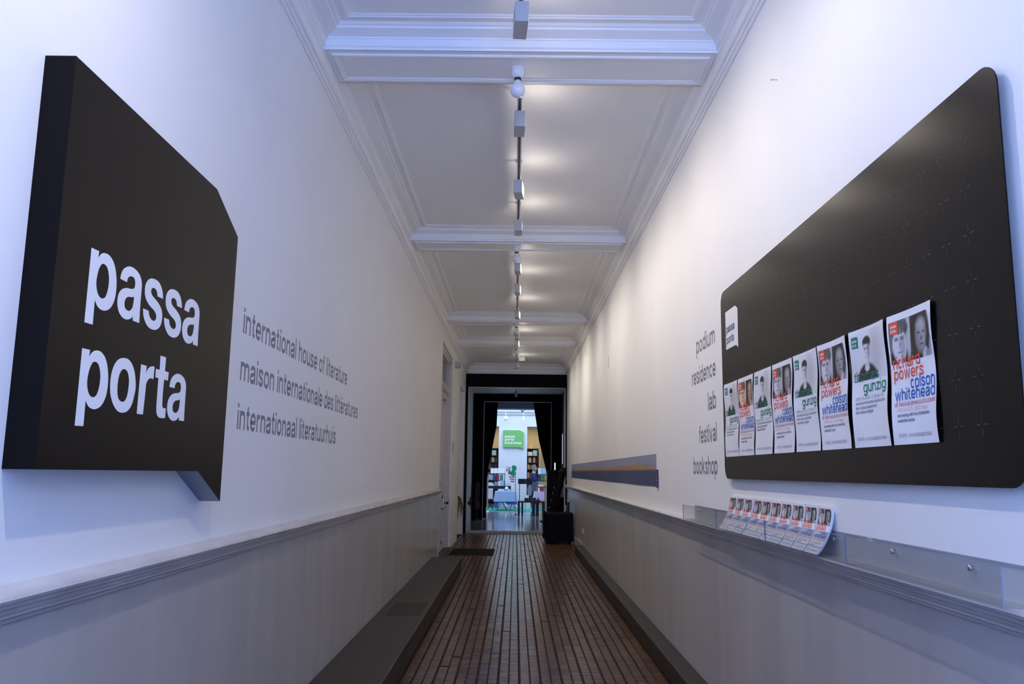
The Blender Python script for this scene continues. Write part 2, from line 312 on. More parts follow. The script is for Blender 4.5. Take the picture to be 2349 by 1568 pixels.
SIGN_GLYPH = {'p':([(0.0014,0.1582),(0.0453,0.1596),(0.0431,0.1391),(0.0568,0.1537),(0.0752,0.1619),(0.1019,0.1636),(0.1277,0.1544),(0.1463,0.1367),(0.1572,0.1153),(0.1635,0.0926),(0.1649,0.0653),(0.1603,0.0403),(0.1485,0.0201),(0.1307,0.0047),(0.1052,-0.0043),(0.0821,-0.0048),(0.0615,0.0016),(0.046,0.0158),(0.0464,-0.0566),(0.0,-0.0575)],[(0.0725,0.129),(0.0624,0.1225),(0.0522,0.1066),(0.0463,0.0854),(0.0451,0.067),(0.0501,0.0501),(0.0604,0.0359),(0.0727,0.0293),(0.088,0.0285),(0.1027,0.0356),(0.1119,0.052),(0.1165,0.0716),(0.116,0.0935),(0.1092,0.1122),(0.0987,0.1249),(0.0857,0.1297)]),'a':([(0.006,0.1105),(0.0101,0.1279),(0.0217,0.1447),(0.0502,0.16),(0.0837,0.1644),(0.1159,0.1589),(0.1379,0.1477),(0.1511,0.1287),(0.1528,0.1015),(0.1528,0.0576),(0.1554,-0.0003),(0.1099,-0.0006),(0.1075,0.0126),(0.094,0.0029),(0.0703,-0.0043),(0.0428,-0.0037),(0.0192,0.0064),(0.0058,0.021),(0.0,0.0371),(0.0015,0.0564),(0.0108,0.0722),(0.027,0.0835),(0.0478,0.0909),(0.0697,0.0941),(0.0883,0.0968),(0.1006,0.1016),(0.1054,0.1092),(0.1044,0.1234),(0.0972,0.1326),(0.0851,0.1352),(0.0687,0.1331),(0.0564,0.1259),(0.052,0.1167),(0.051,0.1101)],[(0.1053,0.0757),(0.093,0.0712),(0.0744,0.0687),(0.0601,0.0643),(0.0504,0.0562),(0.0458,0.0447),(0.0487,0.033),(0.0581,0.0261),(0.0749,0.0241),(0.0858,0.027),(0.0991,0.0378),(0.104,0.0531),(0.1055,0.066)]),'s':([(0.1428,0.1128),(0.1377,0.1304),(0.1255,0.1472),(0.1053,0.16),(0.078,0.1645),(0.0457,0.1615),(0.0206,0.1511),(0.0054,0.1341),(0.0018,0.1177),(0.0054,0.0981),(0.0159,0.0855),(0.0346,0.0744),(0.0572,0.0666),(0.0797,0.0609),(0.0939,0.0541),(0.1019,0.0442),(0.1002,0.0344),(0.0927,0.0281),(0.0819,0.0254),(0.0643,0.0278),(0.05,0.0364),(0.0414,0.0515),(0.0,0.0516),(0.0053,0.0316),(0.0181,0.0156),(0.0378,0.0025),(0.0617,-0.0038),(0.0933,-0.0036),(0.1206,0.0049),(0.14,0.0205),(0.1473,0.0392),(0.1468,0.0565),(0.1394,0.0725),(0.1207,0.0862),(0.0949,0.0963),(0.0719,0.1029),(0.0554,0.1088),(0.0476,0.1185),(0.0502,0.1277),(0.062,0.1334),(0.0794,0.1331),(0.092,0.1263),(0.099,0.1125)],[]),'o':([(0.0704,0.1642),(0.1018,0.1643),(0.1307,0.1522),(0.1518,0.1299),(0.1638,0.1028),(0.168,0.0797),(0.1634,0.0579),(0.15,0.025),(0.1235,0.0037),(0.0892,-0.0035),(0.0581,0.0007),(0.0303,0.0172),(0.0107,0.0406),(0.0031,0.06),(0.0,0.0884),(0.0054,0.1159),(0.0187,0.1395),(0.0406,0.156)],[(0.078,0.1308),(0.0644,0.1247),(0.0526,0.1096),(0.0474,0.0868),(0.0482,0.063),(0.0533,0.0465),(0.065,0.0339),(0.0868,0.0299),(0.1028,0.0354),(0.1147,0.0521),(0.1192,0.0769),(0.1191,0.0979),(0.1102,0.118),(0.097,0.1286)]),'r':([(0.0027,0.1602),(0.0438,0.16),(0.0438,0.1324),(0.051,0.148),(0.0682,0.1594),(0.0886,0.1645),(0.1035,0.1638),(0.1024,0.1224),(0.0875,0.1241),(0.0711,0.1208),(0.0597,0.114),(0.0511,0.102),(0.0501,0.0891),(0.0489,0.0597),(0.0449,0.0009),(0.0,0.0004)],[]),'t':([(0.0274,0.208),(0.073,0.2081),(0.0727,0.16),(0.1044,0.1599),(0.1033,0.1304),(0.0708,0.1308),(0.0697,0.0872),(0.072,0.0452),(0.0743,0.0378),(0.0823,0.0338),(0.1035,0.0335),(0.1031,0.0007),(0.0707,-0.0017),(0.0478,0.001),(0.0337,0.0102),(0.0271,0.0266),(0.0255,0.0641),(0.0248,0.1303),(0.0,0.1309),(0.0,0.1595),(0.0301,0.1594)],[])}
def smooth_loop(P):
    n = len(P); turn = []
    for i in range(n):
        a, b, c = P[i - 1], P[i], P[(i + 1) % n]; d = math.atan2(c[1] - b[1], c[0] - b[0]) - math.atan2(b[1] - a[1], b[0] - a[0])
        turn.append(abs((d + math.pi) % (2 * math.pi) - math.pi) > 0.82)
    o_ = []
    for i in range(n):
        p0, p1, p2, p3 = P[i - 1], P[i], P[(i + 1) % n], P[(i + 2) % n]
        if turn[i]: p0 = p1
        if turn[(i + 1) % n]: p3 = p2
        if turn[i] and turn[(i + 1) % n]: o_.append(p1); continue
        for k in range(4):
            t = k / 4; o_.append(tuple(0.5 * (2 * p1[j] + (p2[j] - p0[j]) * t + (2 * p0[j] - 5 * p1[j] + 4 * p2[j] - p3[j]) * t * t + (3 * p1[j] - p0[j] - 3 * p2[j] + p3[j]) * t ** 3) for j in (0, 1)))
    return o_
def bold_letter(m, ch, u, v, fn):
    from mathutils.geometry import tessellate_polygon
    loops = [smooth_loop(L) for L in SIGN_GLYPH[ch] if L]; flat = [p for L in loops for p in L]
    tris = tessellate_polygon([[Vector((a, b, 0)) for a, b in L] for L in loops])
    m.add([fn(u + a, v + b) for a, b in flat], [list(t_) for t_ in tris])
TAGPOLY = lambda W, H: [(0, H), (W * 0.80, H), (W, H * 0.90), (W, -H * 0.10), (W * 0.80, 0), (0, 0)]

# ------------------------------------------------------------------ SETTING: corridor shell
HW = 1.3; Y0, YE = -2.5, 21.3; ZC = 4.264; ZS = 4.134
ms = [WALL, DADO]
# left wall with a double-door opening and a shallow niche
m = MB()
def wseg(y0, y1, z0, z1, x0=-1.62, x1=-HW):
    if z0 < 1.18 < z1: m.box(x0, x1, y0, y1, z0, 1.18, 1); m.box(x0, x1, y0, y1, 1.18, z1, 0)
    else: m.box(x0, x1, y0, y1, z0, z1, 0)
wseg(Y0, 14.46, -0.05, ZC + 0.1); wseg(14.46, 16.95, 3.79, ZC + 0.1)
m.box(-1.62, -HW, 16.95, 19.15, -0.05, ZC + 0.1); m.box(-1.62, -HW, 19.15, 20.9, 3.5, ZC + 0.1); m.box(-1.62, -1.46, 19.15, 20.9, -0.05, 3.5)
m.box(-1.62, -HW, 20.9, YE + 0.1, -0.05, ZC + 0.1); m.box(-1.62, -1.50, 14.40, 17.0, -0.05, 3.85)
wl = struct(m.build('wall_left', ms), 'white corridor wall on the left over grey painted dado')
m = MB(); m.box(HW, 1.62, Y0, YE + 0.1, 1.18, ZC + 0.1, 0); m.box(HW, 1.62, Y0, YE + 0.1, -0.05, 1.18, 1)
wr = struct(m.build('wall_right', ms), 'white corridor wall on the right over grey painted dado')
# dado rails
pl = [(0, 1.233), (0.048, 1.219), (0.058, 1.213), (0.062, 1.204), (0.058, 1.195), (0.048, 1.191), (0.046, 1.181), (0.038, 1.177), (0.034, 1.165), (0.026, 1.161), (0.026, 1.153), (0.014, 1.146), (0.012, 1.137), (0, 1.134)]
m = MB(); m.extrude(pl, lambda a, b, d: (-HW + a, d, b), Y0, 14.36); struct(m.build('trim_1', RAIL), 'grey moulded dado rail along the left wall')
pr = [(0, 1.216), (0.048, 1.2135), (0.058, 1.209), (0.062, 1.201), (0.058, 1.192), (0.048, 1.188), (0.046, 1.178), (0.038, 1.174), (0.034, 1.163), (0.026, 1.159), (0.026, 1.151), (0.014, 1.145), (0.012, 1.137), (0, 1.134)]
m = MB(); m.extrude(pr, lambda a, b, d: (HW - a, d, b), Y0, 21.28); struct(m.build('trim_2', RAIL), 'grey moulded dado rail along the right wall')
# ceiling: panels, beams, coffer mouldings, cornice
m = MB(); m.box(-1.62, 1.62, Y0, YE + 0.1, ZC, ZC + 0.12)
ceil = struct(m.build('ceiling', CEIL), 'white coffered plaster ceiling')
BEAMS = [(0.55, 1.0), (4.86, 5.31), (9.21, 9.64), (14.30, 14.72), (16.96, 17.36)]
XS = 1.235
cof = [(-0.004, 0), (0, 0), (0.002, 0.014), (0.012, 0.022), (0.02, 0.044), (0.026, 0.060), (0.032, 0.060), (0.034, 0.070), (0.098, 0.095), (0.100, 0.104), (0.106, 0.109), (0.114, 0.108), (0.120, 0.113),
       (0.130, 0.122), (0.165, 0.124), (0.174, 0.116), (0.184, 0.115), (0.190, 0.121), (0.200, 0.124), (0.208, 0.131)]
edges = [Y0] + [y for b in BEAMS for y in b] + [21.18]
for i in range(0, len(edges), 2):
    m = MB(); m.ringsweep(cof, -XS, XS, edges[i], edges[i + 1], ZS); m.build('coffer_moulding', CEIL, ceil)
for a, b in BEAMS:
    m = MB(); m.box(-XS - 0.02, XS + 0.02, a, b, ZS, ZC + 0.02); bo = m.build('beam', CEIL, ceil)
    m = MB(); bead = [(0, 0), (0.006, -0.010), (0.016, -0.013), (0.024, -0.008), (0.034, -0.006), (0.04, 0)]
    m.ringsweep(bead, -XS + 0.035, XS - 0.035, a + 0.045, b - 0.045, ZS); m.build('soffit_moulding', CEIL, bo)
cor = [(0, 4.018), (0.012, 4.020), (0.018, 4.032), (0.030, 4.036), (0.034, 4.050), (0.050, 4.056), (0.056, 4.068), (0.050, 4.080), (0.046, 4.084), (0.046, 4.100), (0.052, 4.120), (0.066, ZS)]
m = MB(); m.extrude(cor, lambda a, b, d: (-HW + a, d, b), Y0, YE); m.extrude(cor, lambda a, b, d: (HW - a, d, b), Y0, YE)
m.extrude(cor, lambda a, b, d: (d, YE - a, b), -HW, HW); m.box(-HW, -XS + 0.002, Y0, YE, ZS, ZC); m.box(XS - 0.002, HW, Y0, YE, ZS, ZC); m.box(-HW, HW, 21.18, YE, ZS, ZC)
m.build('cornice', CEIL, ceil)
# floor: grout bed with tile pads
m = MB(); m.box(-1.63, 1.63, Y0, YE + 0.05, -0.06, -0.006); floor = struct(m.build('floor', GROUT), 'brown corridor floor of small ribbed tiles')
PX, PY = 0.0794, 0.0575
def pad_span(k): g = 0.0075 if k % 2 else 0.0035; return -0.8255 + k * PX + g, -0.8255 + (k + 1) * PX - (0.0035 if k % 2 else 0.0075)
rows0 = 6.20; kinds = [TILE, TILEB, TILEC]; protos = []
for q in range(6):
    m = MB(); t = random.uniform(-0.0006, 0.0006); m.pad(0, 0.0684, 0.0050, PY - 0.0050, -0.008, 0.0, 0.0028, 0, t); o = m.build('tile', kinds[[0, 0, 0, 1, 0, 2][q]], floor); protos.append(o)
first = [True] * 6
for r in range(12):
    for k in range(25):
        q = random.choice([0, 0, 1, 1, 2, 2, 4, 4, 3, 5]); x0, x1 = pad_span(k)
        if first[q]: o = protos[q]; first[q] = False
        else: o = protos[q].copy(); COL.objects.link(o); o.parent = floor
        o.location = (x0, rows0 + r * PY, random.uniform(-0.0008, 0.0006))
for q in range(6):
    if first[q]: protos[q].location = (pad_span(q)[0], rows0 - PY, 0)
m = MB(); y = rows0 + 12 * PY; rr = 0
def tile_row(y):
    ks = range(25) if y < 13.5 else range(-6, 27)
    for k in ks:
        x0, x1 = pad_span(k)
        if k > 24 and not (16.5 < y): continue
        if random.random() < 0.004: continue
        m.pad(x0, x1, y + 0.0050, y + PY - 0.0050, -0.008, random.uniform(-0.0008, 0.0006), 0.0028, random.choice([0, 0, 0, 0, 1, 2]), random.uniform(-0.0006, 0.0006))
while y < YE - 0.06: tile_row(y); y += PY
y = rows0 - PY
while y > 3.0: tile_row(y); y -= PY
tag(m.build('tile_rows', [TILE, TILEB, TILEC], floor), kind='stuff')
# stone kerbs
m = MB(); m.box(-1.30, 1.30, 13.52, 13.53, -0.006, -0.004)
m = MB(); m.box(-1.30, -0.835, Y0, 9.62, -0.01, 0.19); kb = struct(m.build('baseboard_left', STONE, bevel=0.008), 'wide dark stone kerb along the left wall')
m = MB(); m.box(-1.30, -0.838, 9.628, 13.5, -0.01, 0.188); m.build('stone_slab', STONE, kb, bevel=0.008)
m = MB()
hx0, hx1, hy0, hy1 = -1.205, -0.888, 8.10, 8.82
m.box(hx0, hx1, hy0, hy1, 0.186, 0.1925); hc = m.build('access_cover', STONEF, kb); hc['label'] = 'thin rectangular cover plate let into the kerb'
m = MB()
for a in ((hx0 - 0.006, hx0, hy0, hy1), (hx1, hx1 + 0.006, hy0, hy1), (hx0, hx1, hy1, hy1 + 0.02)): m.box(*a, 0.186, 0.1908)
m.build('cover_joint', RUBBER, kb)
m = MB(); m.prism([(1.165, -0.01), (1.16, 0.145), (1.168, 0.155), (1.30, 0.158), (1.30, -0.01)], FLX, Y0, 16.4); struct(m.build('baseboard_right', STONE, bevel=0.006), 'dark stone kerb along the right wall')
m = MB(); m.box(1.275, 1.30, 16.4, 17.6, 0, 0.20); m.box(1.28, 1.30, 17.6, YE, 0, 0.16); struct(m.build('trim_3', DADO), 'low grey skirting by the black case')
# door opening on the left wall: stone sill, frame, two leaves, transom
m = MB(); m.box(-1.50, -1.27, 14.46, 16.95, -0.005, 0.035); m.build('door_sill', STONE, wl)
m = MB()
m.box(-1.49, -1.36, 14.46, 14.58, 0, 3.79); m.box(-1.49, -1.325, 16.87, 16.95, 0, 3.79); m.box(-1.49, -1.36, 16.78, 16.90, 0, 3.79); m.box(-1.302, -1.288, 14.37, 14.46, 0, 3.02)
m.box(-1.49, -1.36, 14.5, 16.9, 3.68, 3.79); m.box(-1.49, -1.345, 14.5, 16.9, 3.74, 3.79); m.box(-1.49, -1.35, 14.5, 16.9, 3.05, 3.17)
dr = struct(m.build('door_1', DOORM, bevel=0.006), 'tall cream double door with transom in the left wall')
m = MB(); m.box(-1.46, -1.44, 14.57, 16.79, 3.17, 3.69); m.build('transom_pane', PANE, dr)
for j, (y0, y1) in enumerate(((14.58, 15.835), (15.845, 16.78))):
    m = MB(); m.box(-1.44, -1.395, y0, y1, 0.04, 3.05)
    for z0, z1 in ((0.18, 0.85), (1.02, 2.90)):
        m.ringsweep([(0, 0), (0.01, 0.018), (0.03, 0.022), (0.05, 0.004), (0.06, 0.002)], 0, 1, 0, 1, 0) if False else None
        a0, a1 = y0 + 0.16, y1 - 0.16
        for (p0, p1, s0, s1) in ((a0, a0 + 0.05, z0, z1), (a1 - 0.05, a1, z0, z1), (a0, a1, z0, z0 + 0.05), (a0, a1, z1 - 0.05, z1)): m.box(-1.40, -1.372, p0, p1, s0, s1)
    lf = m.build('door_leaf', DOORM, dr, bevel=0.006)
    if j == 1:
        m = MB(); m.box(-1.396, -1.386, 16.45, 16.58, 0.80, 1.02); m.build('handle_plate', STEEL, lf)
        m = MB(); m.tube([(-1.386, 16.55, 0.91), (-1.33, 16.55, 0.91)], 0.012); m.lathe([(0, 0), (0.022, 0.004), (0.03, 0.02), (0.022, 0.036), (0, 0.04)], (-1.345, 16.55, 0.91), (1, 0, 0)); m.build('door_knob', RUBBER, lf)
        m = MB(); m.lathe([(0.018, 0), (0.018, 0.008), (0, 0.01)], (-1.396, 15.95, 1.27), (1, 0, 0)); m.build('keyhole', RUBBER, lf)
    else:
        m = MB(); m.box(-1.396, -1.384, 15.55, 15.68, 0.82, 1.02); m.build('finger_plate', GREYM, lf)
# far end: black surround with step, passage, black curtain wall, shop shell
m = MB(); T = (YE, YE + 0.16)
m.box(-1.64, -HW, YE + 0.05, YE + 0.15, -0.1, 4.4); m.box(HW, 1.7, YE + 0.05, YE + 0.15, -0.1, 4.4)
m.box(-HW, -1.235, *T, 0, 4.10); m.box(1.265, HW, *T, 0, 4.10); m.box(-HW, HW, *T, 3.675, 4.30)
we = struct(m.build('wall_back', BLACKP), 'black painted surround closing the far end of the corridor')
m = MB(); m.box(-1.235, -1.21, *T, 0.06, 3.675); m.box(1.24, 1.265, *T, 0.06, 3.675); m.box(-1.235, 1.265, *T, 3.655, 3.675); m.build('inner_frame', GREYM, we)
PF = 0.06
m = MB(); m.box(-6, 6, YE + 0.01, 42, -0.1, PF); sf = struct(m.build('floor_shop', CONC), 'polished grey concrete floor beyond the step')
m = MB(); m.box(-1.22, 1.25, YE - 0.05, YE + 0.03, 0.0, PF + 0.004); struct(m.build('trim_4', mat('pale step edge', (0.42, 0.40, 0.38), 0.5, var=0.1)), 'pale stone step edge at the far doorway')
m = MB(); m.box(-1.64, -1.34, YE + 0.05, 26.05, -0.1, 4.3); m.box(-1.345, -1.325, 22.3, 24.4, PF, 3.1); struct(m.build('wall_passage_left', WALL), 'pale left wall of the passage behind the black surround')
m = MB(); m.box(1.42, 1.7, YE + 0.05, 26.05, -0.1, 4.3); wpr = struct(m.build('wall_passage_right', BROWNP), 'dark right wall of the passage behind the black surround')
m = MB(); m.box(-1.64, 1.7, YE + 0.05, 26.05, 3.94, 4.3); struct(m.build('ceiling_passage', CEIL), 'white ceiling of the passage')
m = MB(); m.box(1.405, 1.425, 24.75, 25.12, 1.78, 2.66); m.box(1.205, 1.24, 25.98, 26.02, 1.60, 1.82)
wn = struct(m.build('window_1', SLIT), 'narrow daylit slit in the right wall of the passage')
m = MB()
for y0, y1, z0, z1 in ((24.72, 25.15, 1.75, 2.69),):
    for a in ((y0, y0 + 0.03, z0, z1), (y1 - 0.03, y1, z0, z1), (y0, y1, z0, z0 + 0.03), (y0, y1, z1 - 0.03, z1)): m.box(1.39, 1.43, *a)
m.build('window_frame', GREYM, wn)
m = MB(); B = (26.0, 26.3)
m.box(-6, -1.0, *B, -0.1, 5.25); m.box(1.1, 6, *B, -0.1, 5.25); m.box(-1.0, 1.1, *B, 3.69, 5.25)
wc = struct(m.build('wall_curtain', BLACKP), 'black wall with the curtained opening')
m = MB(); m.box(-1.0, 1.1, 25.985, 26.0, 3.675, 3.70); m.box(1.09, 1.11, 25.985, 26.0, PF, 3.70); m.box(-1.01, -0.99, 25.985, 26.0, PF, 3.70); m.build('opening_trim', GREYM, wc)
SHOPW = mat('shop white paint', (0.70, 0.72, 0.76), 0.6, var=0.02)
BEIGE = mat('beige shop wall', (0.62, 0.50, 0.30), 0.6, var=0.06, scale=2)
m = MB(); m.box(-4.2, -3.9, 26.3, 42, 0, 5.2); struct(m.build('wall_shop_left', SHOPW), 'white left wall of the shop')
m = MB(); m.box(3.9, 4.2, 26.3, 42, 0, 5.2); struct(m.build('wall_shop_right', SHOPW), 'white right wall of the shop')
m = MB(); m.box(-4.2, 4.2, 26.3, 42, 5.0, 5.2); struct(m.build('ceiling_shop', SHOPW), 'white shop ceiling')
m = MB(); m.box(-4.2, 4.2, 39.3, 39.6, 0, 5.2); struct(m.build('wall_shop_back', BEIGE), 'beige rear wall of the shop behind the shelves')
m = MB(); m.box(-4.2, 4.2, 28.0, 28.5, 3.62, 5.0); struct(m.build('beam_shop', mat('grey beam paint', (0.42, 0.47, 0.56), 0.5, var=0.03)), 'grey blue ceiling beam over the shop entrance')
m = MB(); m.box(-0.73, 0.49, 36.0, 36.5, PF, 3.46); m.box(-4.2, 4.2, 36.0, 36.5, 3.46, 5.0)
pier = struct(m.build('pillar_shop', SHOPW), 'white pillar and header wall carrying the green sign')
m = MB(); m.extrude([(0, 3.93), (0.05, 3.95), (0.08, 4.0), (0.08, 4.04), (0.16, 4.08), (0.18, 4.2), (0, 4.2)], lambda a, b, d: (d, 36.0 - a, b), -4.0, 4.0); m.build('cornice', SHOPW, pier)

# ------------------------------------------------------------------ left sign
X1 = -1.215
pol = [(2.119, 2.642), (2.119, 1.524), (3.208, 1.520), (3.473, 1.398), (3.482, 2.522), (3.206, 2.642)]
t = thing('wall_sign', 'large dark speech-bubble sign with two white words on left wall', 'sign', (-HW, 2.8, 1.398))
m = MB(); m.prism(pol, lambda a, b, d: (d, a, b), -HW, X1); fi = 2
for i in (1, 2): m.m[2 + i] = 1
m.build('sign_box', [SIGNB, mat('reflection-tinted underside', (0.16, 0.19, 0.25), 0.35, 0.6, var=0.1)], t)  # lower faces lightened and tinted blue-grey to stand for reflected daylight
for word, v0 in (((('p', 2.288), ('a', 2.466), ('s', 2.640), ('s', 2.803), ('a', 2.962)), 1.990), ((('p', 2.288), ('o', 2.466), ('r', 2.656), ('t', 2.771), ('a', 2.884)), 1.701)):
    m = MB()
    for ch, u0 in word: bold_letter(m, ch, u0, v0, lambda u, v: (X1 + 0.0006, u, v))
    m.build('lettering', WHITEV, t)
for body, u0, u1, v0, wh in (('international house of literature', 3.877, 6.330, 2.168, 'top'), ('maison internationale des littératures', 3.876, 6.810, 1.943, 'middle'), ('internationaal literatuurhuis', 3.875, 6.015, 1.713, 'bottom')):
    t = thing('wall_lettering', wh + ' line of the grey slogan lettering on the left wall', 'lettering', (-HW, u0, v0))
    _, _, WT = text2d(body, 0.225); k = (u1 - u0) / WT; x = 0.0
    for wd in body.split(' '):
        W1 = text2d(wd, 0.225)[2]; m = MB(); put_text(m, wd, u0 + x * k, u0 + (x + W1) * k, v0, lambda u, v, e: (-HW + 0.0004 + e * 0.4, u, v), 0.0885, 0.225); m.build('word', GREYV, t); x += W1 + 0.20 + 0.55
for body, u0, u1, v0 in (('podium', 5.954, 5.390, 2.387), ('residence', 6.125, 5.394, 2.171), ('lab', 5.632, 5.400, 1.958), ('festival', 5.920, 5.402, 1.746), ('bookshop', 6.131, 5.406, 1.532)):
    m = MB(); put_text(m, body, 0, u0 - u1, v0, lambda u, v, e: (HW - 0.0004 - e * 0.4, u0 - u, v), 0.0885, 0.225)
    tag(m.build('wall_lettering', GREYV, loc=(HW, u0, v0)), 'grey word %s lettered on the right wall' % body, 'lettering')

# ------------------------------------------------------------------ poster board on the right wall
XB = 1.270
def rrect(y0, y1, z0, z1, r, n=8):
    out = []
    for cy, cz, a in ((y1 - r, z1 - r, 0), (y0 + r, z1 - r, 90), (y0 + r, z0 + r, 180), (y1 - r, z0 + r, 270)):
        out += [(cy + r * math.cos(math.radians(a + 90 * k / n)), cz + r * math.sin(math.radians(a + 90 * k / n))) for k in range(n + 1)]
    return out
t = thing('poster_board', 'long black rounded poster board on the right wall', 'board', (HW, 3.6, 1.508))
m = MB(); m.prism(rrect(2.085, 5.098, 1.508, 2.648, 0.075), lambda a, b, d: (d, a, b), XB + 0.004, XB); m.build('panel', BLACK, t)
for y in (2.35, 3.6, 4.85):
    for z in (1.68, 2.48): m = MB(); m.box(XB + 0.004, HW - 0.0005, y - 0.06, y + 0.06, z - 0.04, z + 0.04); m.build('bracket', STEEL, t)
m = MB(); xx = XB - 0.0006
for i in range(23):
    for j in range(7):
        y, z = 2.272 + i * 0.1213, 2.480 - j * 0.1338
        for s_ in (-1, 1):
            m.add([(xx, y + s_ * 0.011, z - 0.0008), (xx, y + s_ * 0.027, z - 0.0008), (xx, y + s_ * 0.027, z + 0.0008), (xx, y + s_ * 0.011, z + 0.0008)], [(0, 1, 2, 3)])
            m.add([(xx, y - 0.0006, z + s_ * 0.012), (xx, y + 0.0006, z + s_ * 0.012), (xx, y + 0.0006, z + s_ * 0.032), (xx, y - 0.0006, z + s_ * 0.032)], [(0, 1, 2, 3)])
tag(m.build('cut_marks', GROOVE, t), kind='stuff')
m = MB(); m.add([(XB - 0.001, a, b) for a, b in ((4.986, 2.508), (4.758, 2.507), (4.707, 2.482), (4.713, 2.255), (4.756, 2.276), (4.987, 2.278))], [list(range(6))])
lg = m.build('logo_tag', WHITEV, t); lg['label'] = 'white tag with two small dark words'
m = MB(); put_text(m, 'passa', 0, 0.185, 2.376, lambda u, v, e: (XB - 0.002 - e, 4.968 - u, v), 0.035, 0.2); put_text(m, 'porta', 0, 0.165, 2.310, lambda u, v, e: (XB - 0.002 - e, 4.966 - u, v), 0.035, 0.2); m.build('lettering', NAVY, lg)

# ---- printed pictures (flat photographs as colour grids)
def blob(x, y, cx, cy, rx, ry, soft=0.09):
    d = math.hypot((x - cx) / rx, (y - cy) / ry); return max(0.0, min(1.0, (1 + soft - d) / (2 * soft)))
def mixv(a, b, t): return a + (b - a) * t
def two_portraits(x, y):      # x 0..1 left to right, y 0..1 bottom to top
    nz = 0.03 * math.sin(x * 61 + y * 37) * math.sin(y * 53 - x * 23)
    v = 0.16
    v = mixv(v, 0.012, blob(x, y, 0.22, 0.0, 0.40, 0.30))                    # jacket
    v = mixv(v, 0.50, blob(x, y, 0.455, 0.62, 0.05, 0.60, 0.3))              # pale gap between the two pictures
    v = mixv(v, 0.05, blob(x, y, 0.24, 0.80, 0.21, 0.24))                    # fringe
    v = mixv(v, 0.30, blob(x, y, 0.28, 0.86, 0.10, 0.10, 0.6)) if y > 0.75 else v
    v = mixv(v, 0.66, blob(x, y, 0.235, 0.40, 0.17, 0.40))                   # face
    v = mixv(v, 0.34, 0.8 * blob(x, y, 0.31, 0.36, 0.07, 0.30, 0.5))
    v = mixv(v, 0.06, blob(x, y, 0.24, 0.82, 0.19, 0.15) * (0.8 + 0.2 * math.sin(x * 90)))
    for ex in (0.165, 0.295): v = mixv(v, 0.07, blob(x, y, ex, 0.555, 0.046, 0.026, 0.5)); v = mixv(v, 0.15, blob(x, y, ex, 0.60, 0.055, 0.014, 0.5))
    v = mixv(v, 0.30, blob(x, y, 0.245, 0.42, 0.022, 0.07, 0.6)); v = mixv(v, 0.16, blob(x, y, 0.235, 0.25, 0.07, 0.014, 0.5))
    if x > 0.50:
        v = 0.75 if x > 0.93 else 0.03
        v = mixv(v, 0.010, blob(x, y, 0.74, 0.55, 0.25, 0.62, 0.08))         # locks
        v = mixv(v, 0.55, blob(x, y, 0.86, 0.06, 0.08, 0.16))                # collar
        v = mixv(v, 0.24, blob(x, y, 0.765, 0.50, 0.140, 0.38, 0.22))        # face
        v = mixv(v, 0.42, 0.8 * blob(x, y, 0.80, 0.46, 0.05, 0.2, 0.8)); v = mixv(v, 0.46, 0.8 * blob(x, y, 0.77, 0.74, 0.09, 0.10, 0.8))
        for ex in (0.705, 0.835): v = mixv(v, 0.02, blob(x, y, ex, 0.56, 0.036, 0.020, 0.5))
        v = mixv(v, 0.07, blob(x, y, 0.775, 0.43, 0.02, 0.06, 0.6)); v = mixv(v, 0.06, blob(x, y, 0.77, 0.30, 0.055, 0.018, 0.5))
        if x > 0.88: v = mixv(v, 0.02, 0.5 + 0.5 * math.sin(x * 170 + y * 26)) if y < 0.45 else v
    v = max(0.005, v + nz * v)
    return (v, v * 0.98, v * 1.02)
def two_portraits_warm(x, y):
    v = two_portraits(x, y)[0]
    if v < 0.10: return (v, v, v)
    return (min(0.85, v * 1.45), v * 0.88, v * 0.62)
def one_portrait(x, y):
    v = 0.80 - 0.10 * (1 - y); v = mixv(v, 0.50, 0.75 * blob(x, y, 0.72, 0.52, 0.17, 0.46, 0.5))
    v = mixv(v, 0.015, blob(x, y, 0.47, -0.02, 0.30, 0.36, 0.10)); v = mixv(v, 0.62, blob(x, y, 0.47, 0.30, 0.055, 0.12, 0.2)); v = mixv(v, 0.66, 0.9 * blob(x, y, 0.47, 0.24, 0.07, 0.06, 0.3))
    v = mixv(v, 0.015, blob(x, y, 0.475, 0.76, 0.115, 0.13, 0.12)); v = mixv(v, 0.70, blob(x, y, 0.455, 0.58, 0.085, 0.21, 0.14)); v = mixv(v, 0.22, 0.8 * blob(x, y, 0.525, 0.58, 0.035, 0.20, 0.5))
    v = mixv(v, 0.012, blob(x, y, 0.47, 0.79, 0.10, 0.07, 0.25))
    for ex in (0.42, 0.495): v = mixv(v, 0.05, blob(x, y, ex, 0.625, 0.022, 0.014, 0.5)); v = mixv(v, 0.06, blob(x, y, ex, 0.655, 0.03, 0.010, 0.5))
    v = mixv(v, 0.25, blob(x, y, 0.455, 0.46, 0.03, 0.010, 0.5)); v = mixv(v, 0.35, blob(x, y, 0.465, 0.54, 0.014, 0.035, 0.5))
    return (v, v * 0.99, v * 1.01)
def picture(fn, paint, u0, u1, v0, v1, nu, nv, cut=0.0):
    m = MB(); m.c = []
    for j in range(nv + 1):
        for i in range(nu + 1):
            x, y = i / nu, j / nv; u, v = mixv(u0, u1, x), mixv(v0, v1, y)
            if cut and x > 1 - cut: v = min(v, v1 - (x - 1 + cut) * (u1 - u0) * 0.55)
            m.v.append(fn(u, v)); m.c.append(paint(x, y))
    n = nu + 1
    for j in range(nv):
        for i in range(nu): m.f.append([j * n + i, j * n + i + 1, j * n + n + i + 1, j * n + n + i]); m.m.append(0); m.sm.append(False)
    return m
